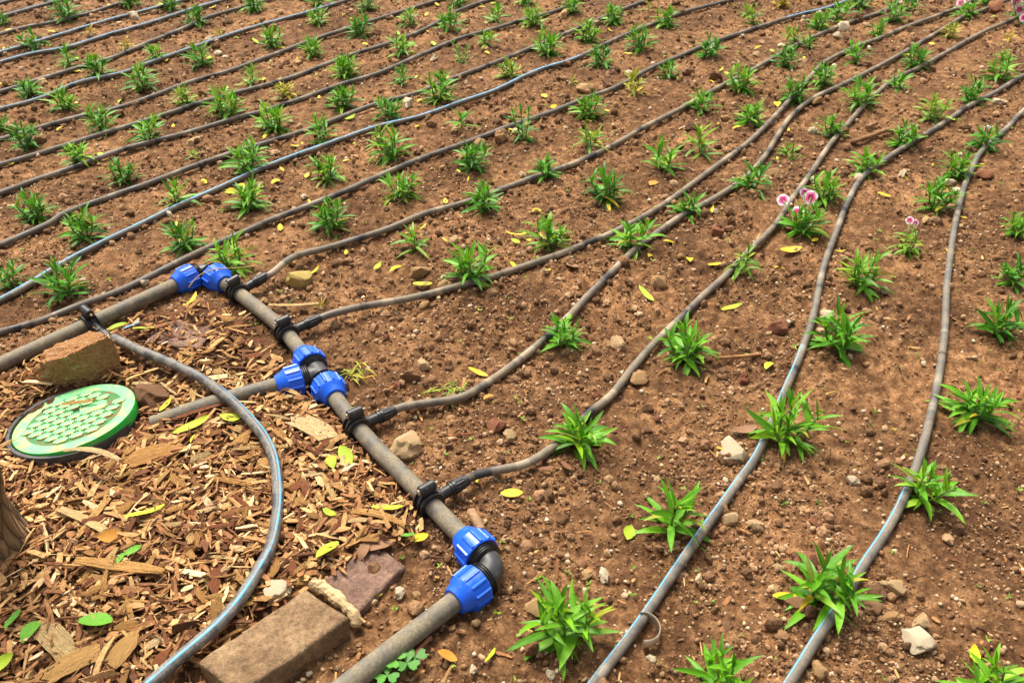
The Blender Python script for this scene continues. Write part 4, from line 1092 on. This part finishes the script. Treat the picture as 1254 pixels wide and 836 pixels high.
def put_plant(px, py, wpx, style, tone, label, group=None, detailed=None, yaw=None, flowers=()):
    p = on_ground(px, py); W = 1.28 * wpx / scale_at(py)
    root = bpy.data.objects.new('dianthus_plant', None); COL.objects.link(root)
    root.empty_display_size = 0.02
    root.location = p; root.rotation_euler = (random.gauss(0, 0.05), random.gauss(0, 0.05), random.uniform(0, 6.28) if yaw is None else yaw); root.scale = (W, W, W)
    tag(root, label, 'plant', group)
    col = random.choice({'g': GREENS, 'p': PALES, 'y': YELLOWS}[tone])
    i = random.randrange(5)
    lv, st = PLANS[style][i]
    stc = (0.14, 0.26, 0.04) if tone != 'y' else (0.40, 0.30, 0.08)
    ob('stem', STEM_ME[style, i], root, None, stc)
    if detailed if detailed is not None else wpx >= 50:
        for bi, m in lv:
            c = col
            if random.random() < 0.05 and tone != 'y': c = (0.34, 0.33, 0.03)
            ob('leaf', LEAVES[bi], root, m, c)
    else:
        f = ob('foliage', FOL_ME[style, i], root, None, col); f['kind'] = 'stuff'
    bpy.context.view_layer.update() if flowers else None
    if flowers:
        inv = root.matrix_world.inverted()
        for (fx, fy, fw, hh) in flowers:
            # a bloom above the crown: height above ground from the plant's own height
            q = G(fx, fy, p.z + hh)
            r = fw / scale_at(fy) / 2 * 0.92
            face = (Vector((0, 0, CAM_H)) - q).normalized() + Vector((random.gauss(0, 0.35), random.gauss(0, 0.25), random.gauss(0.25, 0.2)))
            fm = frame_mat(q, Vector((1, 0, 0)) - face.normalized() * face.normalized().x, face.normalized())
            fl = ob('flower', CALYX, root, inv @ fm @ Matrix.Diagonal((r, r, r, 1)) @ Matrix.Rotation(-math.pi / 2, 4, 'Y') , (0.12, 0.2, 0.04))
            for k in range(5):
                ob('petal', PETAL, fl, Matrix.Rotation(math.pi / 2, 4, 'Y') @ Matrix.Rotation(k * 2 * math.pi / 5, 4, 'Z'))
            base = inv @ Vector((p.x + (q.x - p.x) * 0.35, p.y + (q.y - p.y) * 0.35, p.z + hh * 0.25)); tip = inv @ q
            ob('flower_stalk', me_new('flower_stalk', *sweep([base, base.lerp(tip, 0.5) + Vector((0, 0, 0.03)), tip], 0.009, 5)[:2], M['stem']), root, None, (0.12, 0.24, 0.04))
    return root

# plants one can single out: px, py, width px, style, tone, label, flowers
NEAR = [
 (690, 778, 128, 'bushy', 'g', 'large bushy green plant beside the near elbow of the main pipe', ()),
 (822, 648, 112, 'medium', 'g', 'green plant with long spread leaves touching the blue striped drip line', ()),
 (1005, 733, 112, 'medium', 'g', 'green plant leaning over the near end of the outermost drip line', ()),
 (878, 850, 112, 'bushy', 'g', 'green plant between the near ends of the two striped drip lines', ()),
 (1208, 850, 96, 'medium', 'g', 'green plant beside a yellow leaf outside the outermost drip line', ()),
 (1128, 610, 92, 'medium', 'g', 'green plant with a closed bud growing over the outermost drip line', ()),
 (962, 540, 104, 'bushy', 'g', 'bushy green plant growing over the blue striped drip line', ()),
 (1188, 512, 92, 'medium', 'g', 'green plant with a yellow leaf on the outer side of the outermost line', ()),
 (707, 545, 88, 'medium', 'g', 'green plant growing over the drip line from the clamp nearest the near elbow', ()),
 (843, 440, 84, 'bushy', 'g', 'green plant beside a thin stick and the line from the lowest clamp', ()),
 (1022, 424, 86, 'medium', 'g', 'green plant over the blue striped line with a white stone behind', ()),
 (1220, 408, 74, 'bushy', 'g', 'bushy green plant outside the outermost drip line with upright shoots', ()),
 (687, 422, 62, 'medium', 'g', 'small green plant growing over the line from the clamp below the tee', ()),
 (1052, 350, 74, 'bushy', 'g', 'low green plant midway between the two outer drip lines', ()),
 (908, 333, 66, 'droop', 'p', 'wilted pale plant hanging over the line from the lowest clamp', ()),
 (575, 342, 82, 'bushy', 'g', 'bushy green plant behind the line from the clamp above the tee', ()),
 (510, 303, 56, 'sparse', 'p', 'sparse green seedling beside the squarish tan stone', ()),
 (770, 302, 64, 'medium', 'g', 'green plant filling the gap between the two lines that meet near the middle', ()),
 (978, 286, 70, 'bushy', 'g', 'flowering plant with five pink and white blooms', ((959, 245, 15, 0.05), (993, 242, 18, 0.05), (977, 260, 16, 0.05), (999, 261, 14, 0.04), (985, 236, 12, 0.055))),
 (1108, 308, 62, 'droop', 'p', 'drooping plant with one small faded pink bloom', ((1114, 270, 10, 0.05), (1121, 273, 8, 0.045))),
 (1205, 182, 46, 'medium', 'g', 'plant with a single pink and white bloom over the outermost drip line', ((1209, 159, 11, 0.045),)),
 (1249, 28, 40, 'tall', 'g', 'tall plant with several pink blooms at the edge of the bed', ((1245, 3, 13, 0.06), (1249, 12, 12, 0.05), (1254, 22, 10, 0.04))),
 (1092, 26, 40, 'medium', 'g', 'plant with one deep pink bloom behind a far drip line', ((1088, 14, 9, 0.04),)),
 (1182, 20, 34, 'medium', 'g', 'plant with one pink bloom between two far drip lines', ((1177, 4, 11, 0.045),)),
 (1117, 14, 34, 'medium', 'g', 'plant with one whitish bloom in the far rows', ((1119, 0, 9, 0.045),)),
 (285, 328, 66, 'bushy', 'g', 'green plant right behind the blue corner elbow', ()),
 (80, 362, 76, 'bushy', 'g', 'bushy green plant between the first and second lines behind the left clamp', ()),
 (12, 350, 50, 'medium', 'g', 'green plant behind the second drip line above the left pipe end', ()),
 (1145, 255, 64, 'bushy', 'g', 'bushy green plant just inside the bend of the outermost drip line', ()),
 (1010, 245, 60, 'bushy', 'g', 'bushy green plant behind the flowering plant with five blooms', ()),
 (745, 244, 68, 'bushy', 'g', 'broad green plant between the first two clamp lines', ()),
 (405, 280, 64, 'bushy', 'g', 'bushy green plant between the corner elbow lines and the second line', ()),
 (228, 303, 62, 'bushy', 'g', 'green plant close above the first drip line beyond the corner elbow', ()),
 (105, 292, 64, 'bushy', 'g', 'green plant below the third drip line beyond the corner elbow', ()),
]
for (px, py, w, sty, tone, lab, fl) in NEAR:
    put_plant(px, py, w, sty, tone, lab, None, w >= 44, None, fl)

# the rest of the bed: px, py, width px, and b bushy / m medium / s sparse / t tall, then g green / p pale / y yellow
REST = """5 30 22 mg;82 24 44 bg;160 8 34 bg;208 12 34 bg;312 12 40 bg;390 6 36 bg;241 30 36 bg;390 28 30 bg;43 60 36 mg;112 42 22 sy;84 80 38 mg;192 72 30 bg;156 60 24 sy;333 56 40 bg
383 68 36 bg;246 80 42 bg;268 44 20 sy;121 92 40 mg;37 116 36 mg;80 134 44 bg;177 108 48 bg;308 104 38 mp;420 92 38 bg;228 127 36 mp;352 120 36 my;278 142 58 bg;126 157 46 bg
181 170 46 mg;338 158 54 bg;414 133 42 mg;32 180 50 bg;2 160 30 bg;98 198 44 mg;151 222 48 bg;306 208 60 bg;395 172 46 mg;402 218 48 mg;215 246 54 sg;305 254 58 mg;47 268 58 bg;238 193 20 sp
450 12 34 bg;562 8 34 bg;500 31 32 mp;606 26 32 mg;644 5 32 bg;440 44 42 bg;551 36 38 bg;654 31 38 bg;700 16 36 bg;751 28 36 bg;795 14 26 sy;815 32 38 bg;492 66 42 mg;594 55 30 mg;567 76 24 tg
673 65 46 bg;720 50 42 bg;783 60 44 bg;425 94 44 bg;492 102 34 mg;622 94 34 mp;735 79 38 mg;423 130 38 mg;539 124 56 bg;819 94 30 mg;703 103 22 sy;775 112 40 my;477 144 42 bg;478 192 60 bg
564 158 48 sg;642 170 46 tg;718 144 50 bg;723 180 50 sp;576 204 54 bg;667 216 42 mg;812 206 58 mg;493 242 52 bg;593 256 54 bg;672 300 62 bg;843 262 50 sg
956 8 28 my;921 28 34 mp;867 68 38 mg;1001 36 38 bg;1025 24 38 mg;1053 9 38 bg;1075 44 28 bg;971 54 32 mp;990 58 22 mg;963 81 40 bg;909 110 50 bg;1207 6 32 bg;1164 46 28 my;1048 76 38 mg;1229 71 24 sp
1122 83 44 bg;1224 97 44 mg;1236 49 24 sy;1006 103 42 bg;858 135 38 mg;973 123 48 bg;1053 128 52 bg;1100 108 36 sg;1190 124 44 bg;918 151 46 mg;1140 146 44 mp;1017 165 40 bg;1105 177 44 mg;858 188 54 mp
966 192 38 sg;1057 212 46 mg;1170 218 54 bg;921 230 58 sg;1243 288 48 bg;1240 348 52 bg"""
ORD = ['first', 'second', 'third', 'fourth', 'fifth', 'sixth', 'seventh', 'eighth', 'ninth', 'tenth', 'eleventh', 'twelfth', 'thirteenth']
def where_between(px, py): return gap_at(on_ground(px, py))
def gap_at(p):
    """which two drip lines a point on the bed lies between"""
    k = 0
    for i, T in enumerate(TUBES):
        j = min(range(1, len(T) - 1), key=lambda q: (T[q].x - p.x) ** 2 + (T[q].y - p.y) ** 2)
        t = T[j + 1] - T[j - 1]; d = p - T[j]
        if t.x * d.y - t.y * d.x < 0: k = i + 1
    if k == 0: return 'beyond the thirteenth drip line'
    if k <= 12: return f'between the {ORD[12 - k]} and {ORD[13 - k]} drip lines beyond the corner elbow'
    if k == 13: return 'between the corner elbow drip line and the first clamp line'
    if k <= 16: return f'between the drip lines of the {ORD[k - 14]} and {ORD[k - 13]} clamps'
    return {17: 'between the lowest clamp line and the blue striped line', 18: 'between the two outer drip lines', 19: 'outside the outermost drip line'}[k]
STY = {'b': 'bushy', 'm': 'medium', 's': 'sparse', 't': 'tall'}
WORD = {'b': 'bushy', 'm': 'leafy', 's': 'sparse', 't': 'tall thin'}
TONE = {'g': 'green', 'p': 'pale yellowish green', 'y': 'yellowed'}
for rec in REST.replace('\n', ';').split(';'):
    px, py, w, code = rec.split(); px, py, w = float(px), float(py), float(w)
    lab = f'{WORD[code[0]]} {TONE[code[1]]} seedling {where_between(px, py)}'
    put_plant(px, py, w * 1.06, STY[code[0]], code[1], lab, lab.replace('seedling', 'seedlings'))

# ------------------------------------------------------------------ fallen leaves
def oval_leaf(curl, width):
    V, Fc = [], []
    n = 6
    for i in range(n + 1):
        t = i / n; w = width * 0.5 * math.sin(math.pi * (t * 0.96 + 0.02)) ** 0.75
        z = curl * (t - 0.5) ** 2 * 2.0
        for q in (-1, 0, 1): V.append((t - 0.5, q * w, z + 0.28 * abs(q) * w + 0.02 * math.sin(7 * t + q)))
    for i in range(n):
        for q in range(2): Fc.append((i * 3 + q, i * 3 + q + 1, i * 3 + q + 4, i * 3 + q + 3))
    return me_new('fallen_leaf', V, Fc, M['dead'])
OVAL = [oval_leaf(c, w) for c, w in ((0.1, 0.5), (0.3, 0.45), (-0.2, 0.6), (0.15, 0.4), (0.05, 0.65))]
LANCE = [oval_leaf(c, w) for c, w in ((0.15, 0.26), (0.3, 0.22), (-0.15, 0.3))]
LCOL = {'y': [(0.66, 0.50, 0.015), (0.60, 0.46, 0.03)], 'yg': [(0.34, 0.46, 0.02), (0.42, 0.50, 0.02)], 'g': [(0.09, 0.28, 0.02), (0.12, 0.33, 0.02)], 'o': [(0.55, 0.24, 0.03)], 'b': [(0.20, 0.085, 0.04), (0.26, 0.13, 0.06)]}
CW = {'y': 'yellow', 'yg': 'yellow green', 'g': 'green', 'o': 'orange', 'b': 'dry brown'}
def put_leaf(px, py, lpx, ang, kind, colr, label, group=None, lift=0.006):
    p = on_ground(px, py)
    lift += 0.012 * float(mulch_mask(np.array([p.x]), np.array([p.y]))[0])
    L = lpx / scale_at(py)
    a = math.atan2(math.sin(R_(ang)) * 1.6, math.cos(R_(ang)))
    m = Matrix.Translation((p.x, p.y, p.z + lift)) @ Matrix.Rotation(a, 4, 'Z') @ Matrix.Rotation(random.gauss(0, 0.22), 4, 'X') @ Matrix.Rotation(random.gauss(0, 0.15), 4, 'Y') @ Matrix.Diagonal((L, L, L, 1))
    tag(ob('fallen_leaf', random.choice(OVAL if kind == 'o' else LANCE), None, m, random.choice(LCOL[colr])), label, 'fallen leaf', group)
for rec in [(235, 374, 34, 75, 'l', 'y', 'narrow upright yellow leaf below the blue corner elbow'), (178, 411, 26, 0, 'o', 'yg', 'small yellow green leaf behind the black hose'),
            (143, 402, 26, 30, 'l', 'yg', 'ribbed yellow green leaf beside the left clamp'), (237, 530, 46, 28, 'l', 'yg', 'long yellow green leaf on the mulch inside the hose curve'),
            (287, 521, 32, -8, 'o', 'yg', 'bright yellow green leaf just above the hose curve'), (425, 566, 32, -45, 'o', 'yg', 'large round yellow green leaf below the main pipe'),
            (407, 573, 22, -60, 'o', 'yg', 'smaller round yellow green leaf below the main pipe'), (475, 631, 38, 0, 'l', 'yg', 'long yellow green leaf near the lowest clamp'),
            (627, 607, 28, -5, 'o', 'y', 'broad bright yellow leaf below the drip line from the lowest clamp'), (582, 586, 22, -60, 'l', 'y', 'small yellow leaf above the lowest clamp line'),
            (518, 351, 26, -10, 'o', 'yg', 'yellow green leaf below the squarish tan stone'), (585, 459, 26, -12, 'o', 'y', 'oval yellow leaf right of the wilted weed'),
            (634, 290, 28, -5, 'l', 'y', 'long yellow leaf in the middle of the bed'), (647, 297, 12, 40, 'o', 'y', 'tiny yellow leaf near the long yellow leaf'),
            (770, 655, 24, 60, 'o', 'yg', 'round green leaf left of the plant by the striped line'), (791, 363, 32, -50, 'l', 'yg', 'slim yellow green leaf above the lowest clamp line'),
            (895, 379, 28, 12, 'l', 'yg', 'slim yellow green leaf right of the lowest clamp line'), (941, 449, 18, 35, 'o', 'yg', 'small yellow green leaf left of the striped line'),
            (968, 309, 26, 0, 'o', 'y', 'broad yellow leaf below the flowering plant with five blooms'), (960, 733, 28, -5, 'o', 'y', 'yellow leaf left of the plant on the outermost line'),
            (1215, 490, 24, -10, 'l', 'y', 'yellow leaf beside the plant outside the outermost line'), (121, 770, 44, -5, 'o', 'g', 'green leaf pair shaped like wings on the mulch'),
            (42, 780, 34, 75, 'o', 'g', 'dark green leaf on the mulch near the trunk'), (21, 767, 28, 70, 'o', 'g', 'green leaf beside a darker leaf near the trunk'),
            (5, 822, 34, 40, 'o', 'yg', 'light green leaf at the near edge of the mulch'), (150, 693, 26, 75, 'l', 'g', 'narrow green leaf beside the long splinter'),
            (166, 683, 22, 30, 'o', 'g', 'small green leaf above the long splinter'), (181, 637, 46, 20, 'l', 'yg', 'slender olive leaf in the middle of the mulch'),
            (141, 666, 34, 5, 'o', 'o', 'orange brown leaf in the middle of the mulch'), (403, 682, 32, 30, 'o', 'yg', 'mottled yellow green leaf behind the sunken slab'),
            (405, 637, 20, -20, 'o', 'yg', 'small yellow leaf with a stalk on the mulch'), (514, 663, 24, 20, 'o', 'y', 'ragged yellow leaf near the sunken slab'),
            (496, 661, 30, -10, 'l', 'g', 'dull green narrow leaf near the sunken slab'), (238, 545, 14, 80, 'l', 'y', 'thin yellow leaf by the long green leaf'),
            (205, 505, 26, 70, 'l', 'y', 'curled yellow leaf beside the brown clod'), (465, 672, 34, 20, 'o', 'b', 'pale curled dry leaf on the sunken slab'),
            (446, 680, 24, 60, 'o', 'b', 'folded brown leaf on the sunken slab'), (910, 530, 34, 10, 'o', 'b', 'crumpled brown leaf left of the plant over the striped line'),
            (884, 553, 28, 20, 'l', 'y', 'yellow stalk beside the pale broken shard'), (598, 488, 14, 20, 'o', 'o', 'orange leaf fragment above the clamp line'),
            (601, 806, 28, 65, 'l', 'yg', 'thin yellow green blade on the soil below the elbow'), (601, 808, 0, 0, 'o', 'o', ''), (548, 806, 26, -5, 'o', 'o', 'orange leaf below the elbow'),
            (668, 577, 22, 20, 'o', 'b', 'dark brown dry leaf beside the lowest clamp line'), (693, 574, 26, -60, 'o', 'b', 'dark purple brown leaf under a plant'),
            (1192, 805, 28, 60, 'o', 'y', 'yellow leaf standing beside the near right plant'), (1005, 485, 0, 0, 'o', 'y', '')]:
    if rec[2]: put_leaf(*rec)
lx, ly = [], []
for _ in range(250):
    py = 5 + 330 * random.random() ** 1.5; px = random.uniform(5, 1250)
    if py > 240 and px < 330: continue
    colr = random.choices(['y', 'yg', 'b', 'o'], [6, 2.5, 2, 0.6])[0]
    lab = f'small {CW[colr]} leaf fallen {where_between(px, py)}'
    put_leaf(px, py, random.uniform(8, 15) * (0.7 + py / 500), random.uniform(-80, 80), random.choice('ol'), colr, lab, lab.replace('small ', '').replace('leaf', 'leaves'), 0.004)

# ------------------------------------------------------------------ weeds, sticks and scraps
def weed(px, py, wpx, n, colr, label, name='weed', flat=True, lw=0.5):
    p = on_ground(px, py); W = wpx / scale_at(py)
    root = bpy.data.objects.new(name, None); COL.objects.link(root); root.location = p; root.scale = (W, W, W)
    tag(root, label, 'weed')
    for i in range(n):
        a = random.uniform(0, 6.28); L = random.uniform(0.3, 0.5)
        o = Vector((random.uniform(-0.25, 0.25), random.uniform(-0.25, 0.25), 0.06)) if flat else Vector((0, 0, 0))
        m = Matrix.Translation(o) @ Matrix.Rotation(a, 4, 'Z') @ Matrix.Rotation(random.uniform(0.0, 0.3) if flat else random.uniform(0.4, 1.3), 4, 'X') @ Matrix.Diagonal((L * lw, L, L, 1))
        ob('leaf', random.choice(LEAVES), root, m, random.choice(colr))
    pts = [Vector((-0.35, 0, 0.05)), Vector((0, 0.1, 0.1)), Vector((0.35, -0.03, 0.06))] if flat else [Vector((0, 0, -0.02)), Vector((0, 0, 0.12))]
    ob('stem', me_new('stem', *sweep(pts, 0.012, 5)[:2], M['stem']), root, None, (0.35, 0.38, 0.08))
weed(550, 482, 58, 22, [(0.38, 0.44, 0.03), (0.20, 0.36, 0.02)], 'pulled wilted yellow green weed beside the line from the third clamp')
weed(437, 458, 50, 20, [(0.34, 0.40, 0.03), (0.45, 0.40, 0.03)], 'limp yellow weed on the soil right of the tee')
weed(394, 377, 44, 16, [(0.34, 0.36, 0.08), (0.42, 0.34, 0.10)], 'dry pale grass tuft between the first two clamp lines', 'grass_tuft', False, 0.35)
def clover(px, py, wpx):
    p = on_ground(px, py); W = wpx / scale_at(py)
    root = bpy.data.objects.new('clover_weed', None); COL.objects.link(root); root.location = p
    tag(root, 'small round leaved clover sprig beside the near end of the main pipe', 'weed')
    heart = me_new('leaf', [(0, 0, 0), (-0.42, 0.45, 0.06), (-0.50, 0.80, 0.05), (-0.25, 1.0, 0.03), (0, 0.84, 0.0), (0.25, 1.0, 0.03), (0.50, 0.80, 0.05), (0.42, 0.45, 0.06)], [(0, 4, 3, 2, 1), (0, 7, 6, 5, 4)], M['leaf'], True, {'across': [0.5] * 8})
    for (dx, dy, h) in ((-0.3, 0.3, 0.22), (0.25, 0.15, 0.18), (-0.5, -0.35, 0.14), (0.5, 0.45, 0.12)):
        a0 = random.uniform(0, 6)
        for k in range(3):
            ob('leaf', heart, root, Matrix.Translation((dx * W * 0.6, dy * W * 0.6, h * W + 0.006)) @ Matrix.Rotation(a0 + k * 2.09, 4, 'Z') @ Matrix.Rotation(0.15, 4, 'X') @ Matrix.Scale(W * 0.30, 4), (0.075, 0.30, 0.015))
        ob('stem', me_new('stem', *sweep([Vector((0, 0, -0.004)), Vector((dx * W * 0.6, dy * W * 0.6, h * W + 0.006))], 0.0009, 5)[:2], M['stem']), root, None, (0.15, 0.3, 0.05))
clover(492, 824, 52)
def stick(pts, r, colr, label, name='stick', lift=0.004):
    P = []
    for (x, y) in pts:
        p = on_ground(x, y); P.append(p + Vector((0, 0, lift + r)))
    P = catmull(P, 0.006) if len(P) > 2 else [P[0].lerp(P[1], i / 8) for i in range(9)]
    V, Fc, _ = sweep(P, [r * (1 + 0.25 * mnoise.noise(p * 60)) for p in P], 8)
    V = [v + mnoise.noise_vector(v * 220) * r * 0.25 for v in V]
    return tag(ob(name, me_new(name, V, Fc, M['chip']), None, None, colr), label, name.replace('_', ' '))
stick([(876, 442), (931, 437)], 0.0032, (0.40, 0.20, 0.08), 'thin brown stick right of a bushy plant by the lowest clamp line')
stick([(1042, 178), (1062, 172), (1080, 165), (1092, 163)], 0.0075, (0.30, 0.16, 0.075), 'thick gnarled root piece between two far drip lines')
stick([(1060, 160), (1072, 155)], 0.0075, (0.32, 0.17, 0.08), 'short root stub behind the gnarled root piece')
stick([(577, 632), (590, 656)], 0.0085, (0.40, 0.24, 0.13), 'short peeled branch end beside the near elbow')
stick([(1010, 486), (1022, 482)], 0.0018, (0.62, 0.44, 0.10), 'yellow straw beside the striped drip line')
stick([(548, 536), (578, 533)], 0.0016, (0.38, 0.13, 0.05), 'reddish twig below the line from the third clamp')
stick([(1108, 470), (1098, 445), (1076, 425), (1068, 416)], 0.0011, (0.20, 0.10, 0.05), 'thin curved dark root between the two outer lines')
stick([(505, 808), (528, 783)], 0.0035, (0.30, 0.12, 0.07), 'reddish stick beside the clover sprig')
stick([(415, 520), (448, 575)], 0.0012, (0.55, 0.36, 0.14), 'straw lying under the third clamp') if False else None
# dry stalk arched over the blue nut
e = [G(231, 352, 0.045), G(243, 338, 0.062), G(262, 330, 0.066), G(290, 328, 0.055), G(325, 325, 0.03)]
pp = catmull(e, 0.006); V, Fc, _ = sweep(pp, 0.0013, 6)
tag(ob('dry_stalk', me_new('dry_stalk', V, Fc, M['stem']), None, None, (0.42, 0.30, 0.10)), 'thin dry stalk arched over the blue corner elbow', 'stalk')
# curved scrap of clear plastic by the striped line
def plastic_scrap():
    c = on_ground(788, 776); V, Fc = [], []
    n = 14
    for i in range(n + 1):
        a = R_(-100 + 200 * i / n)
        for q, (rr, z) in enumerate(((0.022, 0.0), (0.024, 0.012), (0.0225, 0.020))):
            V.append((math.cos(a) * rr, math.sin(a) * rr * 1.1, z))
    for i in range(n):
        for q in range(2): Fc.append((i * 3 + q, i * 3 + q + 1, i * 3 + q + 4, i * 3 + q + 3))
    me = me_new('plastic_scrap', V, Fc, M['scrap'])
    o = ob('plastic_scrap', me, None, Matrix.Translation((c.x, c.y, c.z)))
    md = o.modifiers.new('thickness', 'SOLIDIFY'); md.thickness = 0.001
    tag(o, 'curved scrap of brownish clear plastic against the blue striped drip line', 'plastic scrap')
def scrap_mat():
    m, nt, ns, ls, b = mat('clear_scrap')
    b.inputs['Base Color'].default_value = (0.62, 0.50, 0.36, 1); b.inputs['Transmission Weight'].default_value = 0.55; b.inputs['Roughness'].default_value = 0.35
    return m
M['scrap'] = scrap_mat(); plastic_scrap()
# tiny weed sprouts, too many and too small to count
def sprouts():
    n = 420; x, y = fan_points(n, 0.7, 4.4, 1.2)
    k = off_fixed(x, y) & (mulch_mask(x, y) < 0.5); x, y = x[k], y[k]
    Vs, Qs, ac, ti = [], [], [], []; o_ = 0
    for a, b in zip(x, y):
        h = hz(a, b); s = random.uniform(0.004, 0.009) * (1 + 0.25 * max(0, b - 1.2)); t = random.random()
        for q in range(random.randint(2, 5)):
            A, Qd, acr = LEAF_ARR[random.randrange(10)]
            m = np.array(Matrix.Translation((a, b, h + 0.002)) @ Matrix.Rotation(random.uniform(0, 6.28), 4, 'Z') @ Matrix.Rotation(random.uniform(0.1, 0.9), 4, 'X') @ Matrix.Diagonal((s * 2.0, s, s, 1)))
            Vs.append(A @ m[:3, :3].T + m[:3, 3]); Qs.append(Qd + o_); o_ += len(A); ac.append(acr); ti.append(np.full(len(A), t))
    o = ob('weed_sprouts', me_np('weed_sprouts', np.concatenate(Vs), np.concatenate(Qs), M['foliage'], True, {'across': np.concatenate(ac), 'tint': np.concatenate(ti)}), None, None, (0.24, 0.38, 0.03))
    o['kind'] = 'stuff'; tag(o, 'tiny yellow green weed sprouts dotted over the soil', 'weeds')
sprouts()

# ------------------------------------------------------------------ say which chip and which stone
for o in CHIP_OBJS:
    p = o.location; x, y = np.array([p.x]), np.array([p.y])
    near = [(float(seg_dist(x, y, HOSE_PATH)[0]), 0.035, 'beside the black hose'), (float(np.hypot(x + 0.84, y - 1.30)[0]), 0.20, 'close to the green valve box'),
            (float(seg_dist(x, y, MAIN)[0]), 0.055, 'along the main pipe'), (float(seg_dist(x, y, BLOCK + [BLOCK[0]])[0]), 0.05, 'against the edging block'),
            (float(seg_dist(x, y, BRANCH)[0]), 0.06, 'along the branch pipe of the tee'), (math.hypot(p.x - TREE_AT.x, p.y - TREE_AT.y), 0.16, 'at the foot of the tree trunk')]
    hit = [w for d, lim, w in near if d < lim]
    where = hit[0] if hit else ('in the open mulch inside the hose curve' if p.x < -0.36 else 'in the mulch between the hose and the main pipe')
    o['label'] = o['label'].replace('lying on the bark mulch', where); o['group'] = o['label'].replace('chip', 'chips').replace('splinter', 'splinters')
for colr, w, o in STONE_OBJS:
    p = o.location
    size = 'pebble' if w < 0.016 else 'stone'
    o['label'] = f"{dict(tan='tan', brown='brown', red='reddish', white='whitish')[colr]} {size} {gap_at(p)}"; o['group'] = o['label'].replace(size, size + 's')
